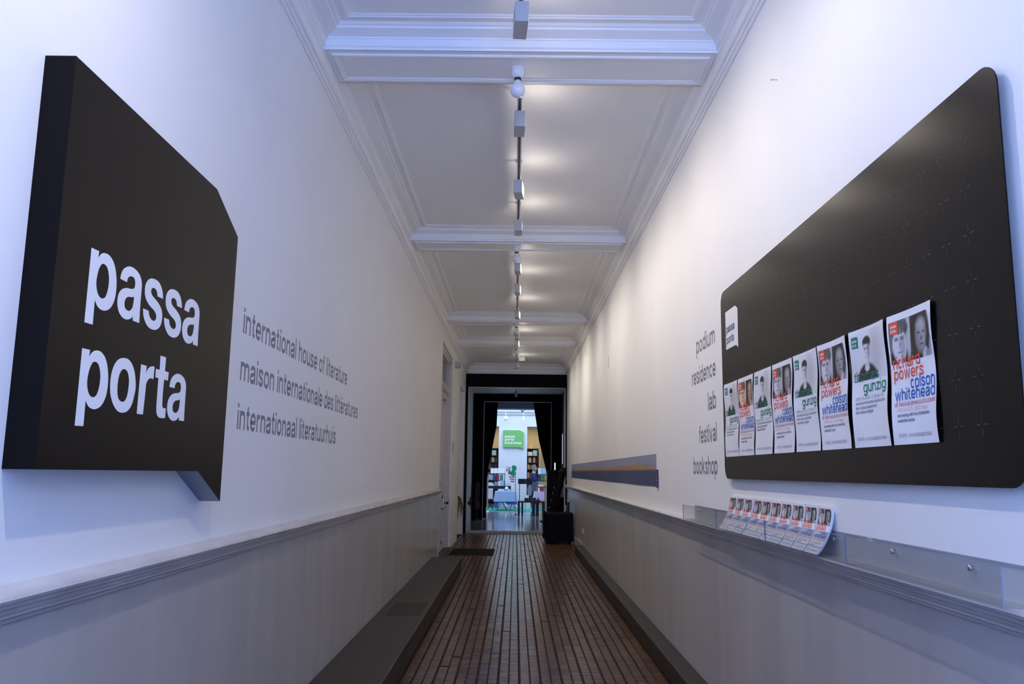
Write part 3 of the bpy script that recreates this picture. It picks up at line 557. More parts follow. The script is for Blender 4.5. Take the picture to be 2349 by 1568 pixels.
def sheet(m, fn, W, H, nu, nv, mi=0):
    n = nu + 1
    m.add([fn(W * i / nu, H * j / nv) for j in range(nv + 1) for i in range(nu + 1)], [(j * n + i, j * n + i + 1, j * n + n + i + 1, j * n + n + i) for j in range(nv) for i in range(nu)], mi, True)
PW, PH = 0.298, 0.433
def print_poster(kind, lay, parent, paint, small=True, nu=84, nv=72, W=PW, H=PH, wob=0.17):
    L = lambda k: (lambda u, v, e=0.0: lay(u, v, 0.0004 * k + e * 0.3))
    fx = lambda x: x * W
    fy = lambda y: H * (1 - y)
    def line(body, x0, x1, yb, xh, mt, wt=0.20, k=3, name='lettering'):
        m = MB(); put_text(m, body, fx(x0), fx(x1), fy(yb), L(k), xh * H, wt); return m.build(name, mt, parent)
    def logo(mt):
        m = MB(); pw, ph = 0.175 * W, 0.100 * H; x0, y0 = fx(0.065), fy(0.155)
        sheet(m, lambda u, v: L(2)(x0 + u, y0 + v * (1.0 if u < pw * 0.78 else 1 - (u / pw - 0.78) / 0.22 * 0.10) - (0 if u < pw * 0.78 else (1 - v / ph) * (u / pw - 0.78) / 0.22 * 0.10 * ph)), pw, ph, 9, 8); lg = m.build('logo_tag', mt, parent)
        m = MB(); put_text(m, 'passa', x0 + pw * 0.12, x0 + pw * 0.80, y0 + ph * 0.52, L(3), ph * 0.19, 0.24); put_text(m, 'porta', x0 + pw * 0.12, x0 + pw * 0.72, y0 + ph * 0.16, L(3), ph * 0.19, 0.24); m.build('lettering', WHITEV, lg)
    if kind == 'two':
        picture(L(1), paint, fx(0.035), fx(0.965), fy(0.385), fy(0.055), nu, nv, 0.09).build('photograph', PRINT, parent); logo(RED)
        line('richard', 0.07, 0.69, 0.425, 0.072, RED); line('powers', 0.08, 0.75, 0.508, 0.070, RED); line('colson', 0.45, 0.975, 0.592, 0.070, BLUE); line('whitehead', 0.09, 0.975, 0.668, 0.066, BLUE)
        line('at festival america brussels', 0.08, 0.985, 0.712, 0.026, REDD, 0.15)
        if small:
            line('19.09.18 | 20:15 > 22:00 | flagey', 0.12, 0.80, 0.752, 0.019, REDL, 0.13); line("an evening with two of america's", 0.13, 0.84, 0.792, 0.019, NAVY, 0.20); line('essential voices', 0.13, 0.49, 0.832, 0.019, NAVY, 0.20)
            line('tickets : www.passaporta.be', 0.13, 0.86, 0.945, 0.024, NAVYL, 0.13)
        else:
            line('19.09.18 | 20:15 > 22:00 | flagey', 0.12, 0.80, 0.752, 0.019, REDL, 0.13); line("an evening with two of america's", 0.13, 0.84, 0.792, 0.019, NAVY, 0.20); line('essential voices', 0.13, 0.49, 0.832, 0.019, NAVY, 0.20)
            line('tickets : www.passaporta.be', 0.13, 0.86, 0.945, 0.020, NAVYL, 0.13)
    else:
        picture(L(1), paint, fx(0.005), fx(0.985), fy(0.445), fy(0.03), nu, nv).build('photograph', PRINT, parent); logo(GREEN)
        line('thomas', 0.07, 0.77, 0.448, 0.066, GREEN); line('gunzig', 0.33, 0.95, 0.545, 0.066, GREEN)
        line('25.09.18 | 20:00 > 21:30 | le 140', 0.10, 0.88, 0.605, 0.020, NAVYL, 0.15); line('une rencontre autour de la lecture', 0.10, 0.92, 0.642, 0.020, NAVY, 0.17); line('avec le plus impertinent', 0.10, 0.68, 0.680, 0.020, NAVY, 0.17); line('des auteurs belges', 0.10, 0.57, 0.717, 0.020, NAVY, 0.17)
        line('tickets : www.passaporta.be', 0.10, 0.90, 0.943, 0.024, NAVYL, 0.13)
PL = [(5.032, 0), (4.722, 1), (4.408, 0), (4.092, 1), (3.774, 0), (3.458, 1), (3.121, 0), (2.795, 1)]
for i, (yl, k) in enumerate(PL):
    ph = 0.9 * i
    def lay(u, v, d, yl=yl, ph=ph, i=i):
        e = abs(u / PW - 0.5) * 2; bow = (0.004 + 0.0035 * math.sin(v * 21 + ph)) * e * e + 0.002
        yy = yl - u + 0.0016 * math.sin(v * 26 + ph) * (1 if u > PW / 2 else -1) * e
        return (XB - 0.0008 - bow - d, yy, 1.637 + v)
    what = ('warm-toned ' if i == 1 else '') + ('orange-logo poster of two faces' if k else 'green-logo poster of one man')
    where = ORD[i] + ' from far end of board'
    extra = ''
    t = thing('poster', what + ', ' + where + extra, 'poster', (XB, yl - PW / 2, 1.637), 'event posters on the black board')
    m = MB(); sheet(m, lambda u, v: lay(u, v, 0), PW, PH, 24, 30); m.build('paper', PAPER, t)
    print_poster('two' if k else 'one', lay, t, (two_portraits_warm if i == 1 else two_portraits) if k else one_portrait)

# ------------------------------------------------------------------ acrylic leaflet troughs and flyers
for i, (y1, nm) in enumerate(((6.05, 'farthest of the clear acrylic leaflet troughs, empty, on the right rail'), (5.065, 'clear acrylic leaflet trough holding the far half of the flyers'), (4.08, 'clear acrylic leaflet trough holding the near half of the flyers'), (3.095, 'nearest of the clear acrylic leaflet troughs, empty, on the right rail'))):
    y0 = y1 - 0.978
    t = thing('leaflet_trough', nm, 'leaflet holder', (1.25, (y0 + y1) / 2, 1.2165), 'acrylic troughs on the right rail')
    m = MB(); m.box(1.2000, 1.2030, y0, y1, 1.2200, 1.316); m.build('front_plate', ACRYL, t)
    m = MB(); m.box(1.2030, 1.2965, y0, y1, 1.2168, 1.2198); m.build('base_plate', ACRYL, t)
    m = MB(); m.box(1.2945, 1.2975, y0 + 0.03, y1 + 0.06 if i == 0 else y1 + 0.03, 1.2200, 1.312); m.build('back_plate', ACRYL, t)
    m = MB()
    m.box(1.1995, 1.2035, y0, y1, 1.316, 1.3172); m.box(1.1995, 1.2035, y0 - 0.0006, y0, 1.2168, 1.317); m.box(1.1995, 1.2035, y1, y1 + 0.0006, 1.2168, 1.317); m.box(1.2940, 1.2980, y0 + 0.03, y1, 1.312, 1.3132); m.box(1.1995, 1.2035, y0, y1, 1.2168, 1.2176)
    m.build('cut_edge', ACRYE, t)
    for y in (y1 - 0.19 if i == 3 else y1 - 0.11, y0 + 0.30 if i == 3 else y1 - 0.59 if i == 0 else y0 + 0.33):
        m = MB(); m.lathe([(0.0075, 0), (0.0075, 0.007), (0.009, 0.009), (0.008, 0.013), (0, 0.0145)], (1.2945, y, 1.282), (-1, 0, 0), 14); m.build('screw', STEEL, t)
FY = [(5.047, 4.890), (4.884, 4.725), (4.720, 4.548), (4.541, 4.398), (4.389, 4.233), (4.228, 4.076), (4.071, 3.914), (3.906, 3.750), (3.743, 3.587), (3.580, 3.422)]
FW, FH = 0.150, 0.2105
def flay(u, v, d):      # local: u toward -y, sheet curves from the trough floor to the wall
    tt = v / FH; z = 0.0 + 0.188 * (0.94 * tt + 0.06 * tt * tt); x = 1.212 + 0.072 * (1 - (1 - tt) ** 2.0)
    return (x - d * 0.94, -u, 1.2202 + z + d * 0.35)
f0 = thing('flyer_stack', 'x', 'flyers', (0, 0, 0), 'stacks of flyers on the right rail')
m = MB(); NS = 12; g = [flay(0, FH * j / NS, 0) for j in range(NS + 1)]; bk = [(p[0] + 0.008, p[2] + (0.0 if j == 0 else -0.002)) for j, p in enumerate(g)]
prof = [(p[0], p[2]) for p in g] + bk[::-1]
r_ = 0.0
m.add([(a, -s_, b) for s_ in (0, FW) for a, b in prof], [(j, j + 1, j + 1 + len(prof), j + len(prof)) for j in range(len(prof) - 1)] + [(j, j + 1, len(prof) - 2 - j, len(prof) - 1 - j) for j in range(NS)] + [tuple(len(prof) + q for q in (len(prof) - 1 - j, len(prof) - 2 - j, j + 1, j)) for j in range(NS)])
m.build('paper', PAPER, f0)
m = MB()
for q in range(1, 5):
    e = q * 0.0016; m.add([(a + e, -FW - 0.0002, b) for a, b in [(p[0], p[2]) for p in g]] + [(a + e + 0.0004, -FW - 0.0002, b) for a, b in [(p[0], p[2]) for p in g]], [(j, j + 1, j + 2 + NS, j + 1 + NS) for j in range(NS)])
m.build('sheet_edges', NAVYL, f0)
print_poster('two', lambda u, v, d: flay(u, v, d + 0.0002), f0, two_portraits, False, 30, 26, FW, FH)
for i, (ya, yb) in enumerate(FY):
    base = Vector((0, ya, 0)); lab = '%s stack of curled flyers from the far end of the row' % ORD[i]
    if i == 0: f0.location = base; tag(f0, lab)
    else: dup(f0, base, lab, 'stacks of flyers on the right rail')
# move each flyer root to its base (children keep their shapes)
for o in [f0] + [q for q in bpy.data.objects if q.name.startswith('flyer_stack.')]:
    o.location = o.location + Vector((1.25, -FW / 2, 1.2202))
shift = Vector((1.25, -FW / 2, 1.2202))
for ms_ in {c.data for o in f0.children for c in [o] + list(o.children)}: ms_.transform(Matrix.Translation(-shift))

# ------------------------------------------------------------------ panorama of a coast on the right wall
def coast(x, y):     # x 0..1 far->near
    r = random.Random(int(x * 400) * 7919); hills = 0.635 + 0.03 * math.sin(x * 23) + 0.02 * math.sin(x * 57 + 1) + 0.016 * r.random()
    if x > 0.70: hills += 0.055
    if x > 0.985: hills = 0.55
    n = random.Random(int(x * 500) * 131 + int(y * 60) * 17).random()
    if y < 0.50: k = 0.6 + 0.75 * n * (0.4 + 0.6 * x); return (0.032 * k, 0.050 * k, 0.150 * k)
    if y < hills:
        if y < 0.535: return (0.20 + 0.08 * n, 0.085 + 0.05 * n, 0.04)
        return (0.42 + 0.22 * (n - 0.5), 0.27 + 0.2 * (n - 0.5), 0.18 + 0.14 * (n - 0.5)) if n > 0.3 else (0.12, 0.10, 0.05)
    return (0.25 + 0.03 * y, 0.27 + 0.03 * y, 0.42 + 0.03 * y)
t = thing('panorama_print', 'long printed seascape panorama of a sandy coast on right wall', 'picture', (HW, 13.6, 1.414))
picture(lambda u, v: (HW - 0.004 - 0.002 * math.sin(u * 2.3), u, v), lambda x, y: coast(1 - x, y), 7.745, 19.45, 1.414, 1.712, 380, 40).build('print', PRINT, t)
m = MB(); m.box(HW - 0.012, HW, 19.45, 19.56, 1.412, 1.722); m.build('end_clip', STEEL, t)
m = MB(); m.box(HW - 0.012, HW, 7.638, 7.705, 1.405, 1.568); lb = m.build('caption_strip', NAVY, t)
m = MB()
for z, c in ((1.545, 1), (1.52, 0), (1.495, 1), (1.47, 0), (1.43, 1)): m.box(HW - 0.0126, HW - 0.012, 7.645, 7.698, z - 0.006, z + 0.006)
m.build('caption_pictures', mat('caption colours', (0.5, 0.45, 0.4), 0.5, col2=(0.06, 0.07, 0.1), scale=60), lb)

# ------------------------------------------------------------------ track lights and bare bulbs
def fixture(y, z, side, rz, label):
    t = thing('track_spotlight', label, 'lamp', (0, y, z))
    m = MB(); m.box(-0.0375, 0.0375, y - 0.0975, y + 0.0975, z, z + 0.117); m.rot((0, y, z), rz); m.build('lamp_body', GREYM, t, bevel=0.002)
    m = MB(); m.lathe([(0.011, 0.116), (0.011, 0.130), (0.016, 0.132), (0.016, 0.1405)], (0, y, z)); m.build('stem', GREYM, t)
    m = MB()
    for dy in (-0.05, 0.05): m.lathe([(0.036, 0.0), (0.036, 0.0006), (0.0, 0.0008)], (side * 0.0372, y + dy, z + 0.06), (side, 0, 0), 20)
    m.rot((0, y, z), rz); m.build('lens', LENS, t)
    d = Matrix.Rotation(rz, 3, 'Z') @ Vector((side, 0, 0)); p = Vector((0, y, z + 0.06)) + d * 0.055
    spot('lamp_beam', p, p + d * 1.0 + Vector((0, 0, -2.0 if side > 0 else -1.4)), LAMP_W * (2.1 if side < 0 else 1), 150, 1.0)
    l = bpy.data.lights.new('lamp_spill', 'POINT'); l.energy = 1.7; l.color = LAMP_C; l.shadow_soft_size = 0.03
    o = bpy.data.objects.new('lamp_spill', l); COL.objects.link(o); o.location = p + d * 0.05
    return t
FX = [(0.05, 1, 0), (1.45, -1, 0), (2.85, 1, 0), (4.25, 1, 0.06), (5.63, 1, 0.03), (7.03, 1, -0.10), (8.19, 1, 0), (9.90, 1, -0.06), (11.1, 1, -0.07), (12.95, 1, -0.09), (15.05, 1, 0.0), (15.95, 1, -0.08), (17.75, 1, 0.0), (19.4, 1, 0)]
fi = 0
for y, s_, rz in FX:
    vis = y > 4
    lab = ('%s box spotlight from the camera end along the ceiling track' % ORD[fi]) if vis else 'grey box spotlight out of view, %s' % {0.05: 'above the camera', 1.45: 'aimed at the dark sign', 2.85: 'next before those in view'}[y]
    if vis: fi += 1
    fixture(y, 3.932, s_, rz, lab)
segs = [(Y0 + 0.1, 0.12), (1.05, 4.32), (5.34, 8.26), (9.68, 13.02), (14.76, 16.02), (17.40, 19.47)]
for i, (a, b) in enumerate(segs):
    t = thing('lighting_track', ('black lighting track on the %s ceiling bay in view, counted from the camera' % ORD[i - 1]) if i else 'black lighting track on the ceiling bay above the entrance', 'lighting track', (0, (a + b) / 2, 4.073))
    m = MB(); m.box(-0.017, 0.017, a, b, 4.073, 4.108); m.build('rail', GREYM, t)
    m = MB(); m.box(-0.009, 0.009, a + 0.005, b - 0.005, 4.0722, 4.080); m.build('slot', TRACKM, t)
    for yh in [q for q, _s, _r in FX if a < q < b]: m = MB(); m.lathe([(0.009, 4.107), (0.009, ZC - 0.02), (0.03, ZC - 0.018), (0.03, ZC - 0.0005)], (0, yh, 0), n=14); m.build('hanger', GREYM, t)
for i, y in enumerate((5.085, 9.425, 14.51, 17.16)):
    t = thing('bare_bulb', '%s white globe bulb in a porcelain holder under a beam' % (['nearest', 'second nearest', 'third nearest', 'farthest'][i]), 'light bulb', (-0.015, y, ZS), 'bulbs under the ceiling beams')
    c = (-0.015, y, ZS)
    m = MB(); m.lathe([(0.046, 0), (0.046, -0.004), (0.044, -0.006), (0.047, -0.012), (0.047, -0.035), (0.040, -0.055), (0.026, -0.068), (0.022, -0.068)], c); m.build('holder', PORC, t)
    m = MB(); m.lathe([(0.0235, -0.066), (0.0225, -0.078), (0.021, -0.084), (0, -0.084)], c); m.build('collar', RUBBER, t)
    m = MB(); m.lathe([(0.019, -0.082), (0.019, -0.09), (0.030, -0.100)] + [(0.0495 * math.sin(a), -0.149 + 0.0515 * math.cos(a)) for a in [math.radians(38 + 142 * k / 14) for k in range(15)]], c); m.build('globe', OPAL, t)
m = MB(); m.box(0.05, 0.20, 19.75, 20.05, 4.16, ZC); tag(m.build('ceiling_box', PORC, loc=(0.125, 19.9, ZC), bevel=0.01), 'small white box on the ceiling by the last spotlight', 'ceiling box')
t = thing('ceiling_spotlight', 'grey spotlight on a square plate on the passage ceiling', 'lamp', (-0.005, 23.9, 3.94))
m = MB(); m.box(-0.075, 0.065, 23.83, 23.97, 3.915, 3.94); m.build('plate', GREYM, t, bevel=0.004)
m = MB(); m.lathe([(0.012, 0), (0.012, -0.08)], (-0.005, 23.9, 3.915)); m.build('stem', STEEL, t)
m = MB(); m.box(-0.04, 0.03, 23.82, 23.98, 3.67, 3.84); m.build('lamp_body', GREYM, t, bevel=0.004)

# ------------------------------------------------------------------ small fittings on the walls
m = MB(); m.box(-HW, -1.19, 17.30, 17.62, 3.70, 3.80); o = m.build('emergency_light', GREYM, loc=(-HW, 17.46, 3.70), bevel=0.008); tag(o, 'small box light jutting from the left wall beside the door head', 'wall light')
t = thing('intercom', 'flat grey intercom panel on left wall beyond the cream door', 'intercom', (-HW, 17.22, 1.88))
m = MB(); m.box(-HW, -1.275, 17.16, 17.30, 1.88, 2.12); m.build('housing', GREYM, t, bevel=0.006)
for z in (1.93, 1.99, 2.05): m = MB(); m.box(-1.277, -1.271, 17.20, 17.26, z - 0.014, z + 0.014); m.build('button', STEEL, t)
t = thing('wall_socket', 'small white socket low on the right wall near black case', 'socket', (HW, 16.15, 0.43))
m = MB(); m.box(HW - 0.02, HW, 16.10, 16.20, 0.395, 0.475); m.build('plate', PORC, t, bevel=0.006)
m = MB(); m.lathe([(0.02, 0), (0.02, 0.003), (0, 0.003)], (HW - 0.02, 16.15, 0.435), (-1, 0, 0), 16); m.build('outlet', RUBBER, t)
for (x, y, z, lab) in ((HW, 3.949, 3.507, 'lone screw high on the right wall above the black board'),):
    m = MB(); m.tube([(x, y, z), (x - 0.03, y, z)], 0.003, 8); m.lathe([(0.006, 0), (0.006, 0.003), (0, 0.004)], (x - 0.03, y, z), (-1, 0, 0), 12); tag(m.build('wall_screw', STEEL, loc=(x, y, z)), lab, 'screw')
for (x, y, z, lab) in ((HW, 15.48, 3.79, 'dark slot mark high on the right wall, farther one'), (HW, 11.66, 3.08, 'dark slot mark on the right wall, nearer one')):
    m = MB(); m.box(x - 0.004, x, y - 0.02, y + 0.02, z - 0.08, z + 0.08); tag(m.build('cable_clip', GREYM, loc=(x, y, z)), lab, 'cable clip')
# doormat
t = thing('doormat', 'dark brown doormat on the tiles before the cream door', 'doormat', (-0.80, 16.3, 0))
m = MB(); m.prism(rrect(-1.21, -0.40, 15.70, 16.92, 0.02, 3), lambda a, b, d: (a, b, d), 0.0007, 0.014); m.build('pile', MATM, t)
m = MB(); m.ringsweep([(0, 0), (0.002, 0.012), (0.03, 0.0125), (0.034, 0)], -1.225, -0.385, 15.685, 16.935, 0.0008); m.build('rubber_border', RUBBER, t)
# spider plants
def spider(c, r, label, n, flower=False, drop=0.45):
    t = thing('spider_plant', label, 'plant', c); rnd = random.Random(int(c[1] * 10))
    m = MB(); m.lathe([(0.045, -0.05), (0.06, 0.0), (0.06, 0.03), (0.052, 0.03), (0.05, 0.0)], c, n=16); m.build('pot', mat('dark pot %g' % c[1], (0.06, 0.05, 0.04), 0.6, var=0.2), t)
    m = MB()
    for k in range(n):
        a = rnd.uniform(-1.9, 1.9); L = rnd.uniform(0.5, 1.0); rise = rnd.uniform(0.03, 0.16) * L; wd = rnd.uniform(0.007, 0.012)
        dx, dy = math.cos(a) * r * L, math.sin(a) * r * L * 0.8; P = []
        for q in range(7):
            s_ = q / 6; P.append(Vector((c[0] + dx * min(1, s_ * 1.5), c[1] + dy * min(1, s_ * 1.5), c[2] + 0.03 + rise * math.sin(min(1, s_ * 1.6) * math.pi) - drop * L * s_ ** 2.2)))
        sd = Vector((-math.sin(a), math.cos(a), 0.2)); vs_ = []
        for q, p in enumerate(P): ww = wd * (1 - (q / 6) ** 2 * 0.9); vs_ += [p - sd * ww, p + Vector((0, 0, -ww * 0.3)), p + sd * ww]
        m.add(vs_, [(3 * q + e, 3 * q + e + 1, 3 * q + e + 4, 3 * q + e + 3) for q in range(6) for e in (0, 1)], 0, True)
    tag(m.build('leaves', LEAF, t), kind='stuff')
    if flower:
        m = MB()
        for k in range(9): p = Vector((c[0] + rnd.uniform(0, 0.05), c[1] + rnd.uniform(-0.05, 0.05), c[2] + rnd.uniform(0.03, 0.15))); m.lathe([(0, 0), (0.022, 0.008), (0.018, 0.025), (0, 0.03)], p, n=8)
        m.build('flowers', mat('rust flower', (0.22, 0.05, 0.02), 0.6, var=0.4, scale=20), t)
spider((-1.36, 20.3, 0.80), 0.16, 'yellow green spider plant hanging in the white niche by the black surround', 34)
spider((-1.26, 23.5, 0.66), 0.07, 'small rust flowered plant on the passage wall behind the black surround', 14, True, 0.25)
# ------------------------------------------------------------------ black equipment by the right wall
t = thing('equipment_case', 'black boxy equipment case with side handle on the floor by right wall', 'case', (0.96, 18.6, 0))
m = MB(); m.prism(rrect(0.66, 1.27, 0.05, 0.665, 0.03, 4), FLX, 18.35, 18.85); m.build('shell', CASEM, t)
m = MB(); m.box(0.62, 0.668, 18.40, 18.82, 0.22, 0.70); m.build('lid', CASEM, t, bevel=0.012)
m = MB(); m.tube([(0.62, 18.5, 0.46), (0.575, 18.5, 0.46), (0.565, 18.55, 0.46), (0.565, 18.68, 0.46), (0.575, 18.72, 0.46), (0.62, 18.72, 0.46)], 0.020, 8); m.build('handle', RUBBER, t)
for x in (0.72, 1.21):
    for y in (18.42, 18.78): m = MB(); m.lathe([(0.03, -0.015), (0.035, -0.008), (0.035, 0.008), (0.03, 0.015)], (x, y, 0.035), (1, 0, 0), 16); m.build('wheel', RUBBER, t)
m = MB(); m.box(0.69, 1.24, 18.342, 18.35, 0.64, 0.652); m.build('edge_strip', mat('worn case edge', (0.018, 0.010, 0.008), 0.5, var=0.3), t)
t = thing('gig_bag', 'long black gig bag leaning to the right behind the case', 'bag', (0.62, 19.1, 0))
ax0, ax1 = Vector((0.70, 19.1, 0.06)), Vector((1.09, 19.15, 1.64)); dirv = (ax1 - ax0).normalized(); side = Vector((dirv.z, 0, -dirv.x))
m = MB(); vs_ = []; NB = 10
for k in range(NB + 1):
    s_ = k / NB; wv = 0.100 - 0.012 * s_; th = 0.10 - 0.02 * s_
    if k == NB: wv *= 0.6; th *= 0.5
    if k == 0: wv *= 0.8; th *= 0.6
    c = ax0 + (ax1 - ax0) * s_
    for q in range(12): a = 2 * math.pi * q / 12; ca, sa = math.cos(a), math.sin(a); vs_.append(c + side * wv * math.copysign(abs(ca) ** 0.6, ca) + Vector((0, 1, 0)) * th * math.copysign(abs(sa) ** 0.6, sa))
m.add(vs_, [(k * 12 + q, k * 12 + (q + 1) % 12, k * 12 + 12 + (q + 1) % 12, k * 12 + 12 + q) for k in range(NB) for q in range(12)] + [list(range(12))[::-1], [NB * 12 + q for q in range(12)]], 0, True); m.build('bag', CASEM, t)
for s_ in (0.42, 0.52, 0.62, 0.70): c = ax0 + (ax1 - ax0) * s_ - side * 0.095; m = MB(); m.box(c.x - 0.010, c.x + 0.006, c.y - 0.085, c.y - 0.065, c.z - 0.012, c.z + 0.012); m.build('buckle', GREYM, t, bevel=0.003)
m = MB(); c = ax1 - dirv * 0.12; m.tube([c + Vector((-0.09, -0.06, 0.02)), c + Vector((-0.05, -0.13, 0.05)), c + Vector((0.02, -0.13, 0.05)), c + Vector((0.06, -0.06, 0.0))], 0.014, 8); m.build('carry_loop', RUBBER, t)
t = thing('flat_case', 'upright flat black case standing behind the leaning gig bag', 'panel', (0.84, 19.6, 0.0))
m = MB(); m.prism([(0.73, 0.002), (0.73, 1.56), (0.80, 1.58), (0.95, 1.585), (0.95, 0.002)], FLX, 19.5, 19.56); m.build('board', CASEM, t, bevel=0.004)
m = MB(); m.box(0.725, 0.732, 19.495, 19.565, 0.3, 1.56); m.build('edge', GREYM, t)
t = thing('tripod_stand', 'folded black stand with a silver tube behind the equipment case', 'stand', (1.18, 19.0, 0))
m = MB(); m.tube([(1.20, 19.0, 0.0), (1.20, 19.0, 0.90)], 0.025, 10); m.build('pole', RUBBER, t)
m = MB(); m.tube([(1.05, 18.93, 0.0), (1.14, 18.96, 0.80)], 0.017, 10); m.build('tube', STEEL, t)
m = MB(); m.lathe([(0.0, 0.0), (0.03, 0.01), (0.032, 0.05), (0, 0.06)], (1.20, 19.0, 0.86), n=12); m.build('clamp', STEEL, t)
m = MB(); m.box(1.05, 1.19, 18.97, 19.02, 0.30, 0.34); m.build('brace', RUBBER, t)
t = thing('storage_box', 'pale cardboard box on a dark cabinet beyond the gig bag', 'box', (1.3, 24.1, 0.84))
m = MB(); m.box(1.19, 1.40, 23.9, 24.3, 0.84, 1.11); m.build('carton', mat('pale card', (0.5, 0.47, 0.42), 0.7, var=0.1), t)
m = MB(); m.box(1.18, 1.41, 23.89, 24.31, 1.11, 1.17); m.build('lid', mat('brown card', (0.25, 0.14, 0.07), 0.7, var=0.1), t)
t = thing('dark_cabinet', 'low dark cabinet against the right wall of the passage', 'cabinet', (1.25, 24.1, PF))
m = MB(); m.box(1.04, 1.415, 23.6, 24.6, PF + 0.002, 0.838); m.build('carcass', BLACKP, t, bevel=0.006)
m = MB(); m.box(1.035, 1.042, 23.64, 24.09, PF + 0.06, 0.80); m.build('door', BROWNP, t); m = MB(); m.box(1.035, 1.042, 24.11, 24.56, PF + 0.06, 0.80); m.build('door', BROWNP, t)
# ------------------------------------------------------------------ curtains, extinguisher
def curtain(top, edge, xo, label):
    t = thing('curtain', label, 'curtain', ((xo + edge[0][0]) / 2, 26.2, PF)); m = MB(); NU, NV = 60, 24; vs_ = []
    for j in range(NV + 1):
        z = 3.72 - (3.72 - PF - 0.03) * j / NV
        for (xa, za), (xb, zb) in zip(edge, edge[1:]):
            if zb <= z <= za: xi = xa + (xb - xa) * (za - z) / (za - zb or 1); break
        else: xi = edge[-1][0] if z < edge[-1][1] else edge[0][0]
        for i in range(NU + 1):
            s_ = i / NU; vs_.append((xo + (xi - xo) * s_, 26.36 + 0.035 * math.sin(s_ * 46) * (0.6 + 0.4 * math.cos(s_ * 13)), z))
    n = NU + 1; m.add(vs_, [(j * n + i, j * n + i + 1, j * n + n + i + 1, j * n + n + i) for j in range(NV) for i in range(NU)], 0, True)
    o = m.build('cloth', CLOTHB, t); so = o.modifiers.new('solidify', 'SOLIDIFY'); so.thickness = 0.004
    m = MB(); m.tube([(min(xo, edge[0][0]) - 0.05, 26.36, 3.73), (max(xo, edge[0][0]) + 0.05, 26.36, 3.73)], 0.015, 8); m.build('rod', STEEL, t)
curtain(3.7, [(-0.585, 3.72), (-0.61, 2.96), (-0.72, 2.35), (-0.85, 1.63), (-0.90, 1.07), (-0.90, 0.05)], -1.25, 'black drape gathered at the left of the far opening')
curtain(3.7, [(0.545, 3.72), (0.60, 3.36), (0.73, 2.52), (0.97, 1.55), (1.02, 1.1), (1.02, 0.05)], 1.35, 'black drape gathered at the right of the far opening')
t = thing('fire_extinguisher', 'dark red fire extinguisher in shadow left of the drape', 'extinguisher', (-1.17, 25.7, PF))
m = MB(); m.lathe([(0.08, 0.35), (0.085, 0.37), (0.085, 1.0), (0.06, 1.08), (0.03, 1.1), (0.03, 1.14)], (-1.17, 25.7, PF), n=20); m.build('cylinder', mat('dark red enamel', (0.05, 0.005, 0.005), 0.4, var=0.1), t)
m = MB(); m.box(-1.19, -1.08, 25.69, 25.71, 1.2, 1.23); m.tube([(-1.10, 25.66, 1.18), (-1.08, 25.62, 1.0), (-1.09, 25.62, 0.6)], 0.012, 8); m.build('hose', RUBBER, t)
m = MB(); m.lathe([(0.10, 0), (0.10, 0.02), (0.02, 0.03), (0.02, 0.35)], (-1.17, 25.7, PF), n=16); m.build('stand', RUBBER, t)

# ------------------------------------------------------------------ shop beyond the curtains
def shade(name, c, r=0.5, **k): return mat(name, c, r, var=k.pop('var', 0.06), **k)
PAL = [('white', (0.8, 0.8, 0.82)), ('navy', (0.02, 0.04, 0.16)), ('dark red', (0.28, 0.02, 0.03)), ('teal', (0.02, 0.16, 0.14)), ('pale blue', (0.35, 0.6, 0.85)), ('brown', (0.20, 0.09, 0.03)), ('cream', (0.6, 0.55, 0.4)), ('black', (0.012, 0.012, 0.014)), ('orange', (0.75, 0.22, 0.05)), ('grey', (0.3, 0.32, 0.36)), ('green', (0.04, 0.22, 0.10)), ('pink', (0.75, 0.3, 0.4))]
BM = {n: shade(n + ' book cover', c) for n, c in PAL}
def book(x0, x1, y0, y1, z0, z1, colour, label, group, lean=0.0, cover=True):
    t = thing('book', label, 'book', ((x0 + x1) / 2, (y0 + y1) / 2, z0), group)
    m = MB(); c = 0.003
    if z1 - z0 > y1 - y0 or x1 - x0 < z1 - z0:
        m.box(x0, x0 + c, y0, y1, z0, z1); m.box(x1 - c, x1, y0, y1, z0, z1); m.box(x0, x1, y0, y0 + c, z0, z1)
        p = MB(); p.box(x0 + c, x1 - c, y0 + c, y1 - 0.004, z0 + 0.003, z1 - 0.003)
    else:
        m.box(x0, x1, y0, y1, z0, z0 + c); m.box(x0, x1, y0, y1, z1 - c, z1); m.box(x0, x0 + c, y0, y1, z0, z1)
        p = MB(); p.box(x0 + c, x1 - 0.004, y0 + 0.003, y1 - 0.003, z0 + c, z1 - c)
    if lean:
        for q in (m, p): q.rot((0, y0, z0), lean, 'X')
    m.build('cover', BM[colour], t); p.build('pages', PAPER, t)
WOODD = shade('dark shelf wood', (0.035, 0.028, 0.028), 0.5); WOODB = shade('black table lacquer', (0.010, 0.009, 0.010), 0.35)
# hanging sign on the pillar
t = thing('shop_sign', 'green speech-bubble sign with three white words on white pillar', 'sign', (-0.1, 36.0, 2.50))
SG = mat('green sign face', (0.17, 0.47, 0.13), 0.45, var=0.05)
m = MB(); m.prism([(-0.545, 3.29), (-0.545, 2.56), (0.15, 2.565), (0.34, 2.495), (0.345, 3.21), (0.18, 3.295)], FLX, 35.90, 36.0); m.build('sign_box', SG, t, bevel=0.004)
for body, u1, v0 in (('passa', -0.05, 2.975), ('porta', -0.08, 2.845), ('bookshop', 0.25, 2.705)):
    m = MB(); put_text(m, body, -0.47, u1, v0, lambda u, v, e: (u, 35.897 - e, v), 0.078, 0.27, 0, 0.12); m.build('lettering', WHITEV, t)
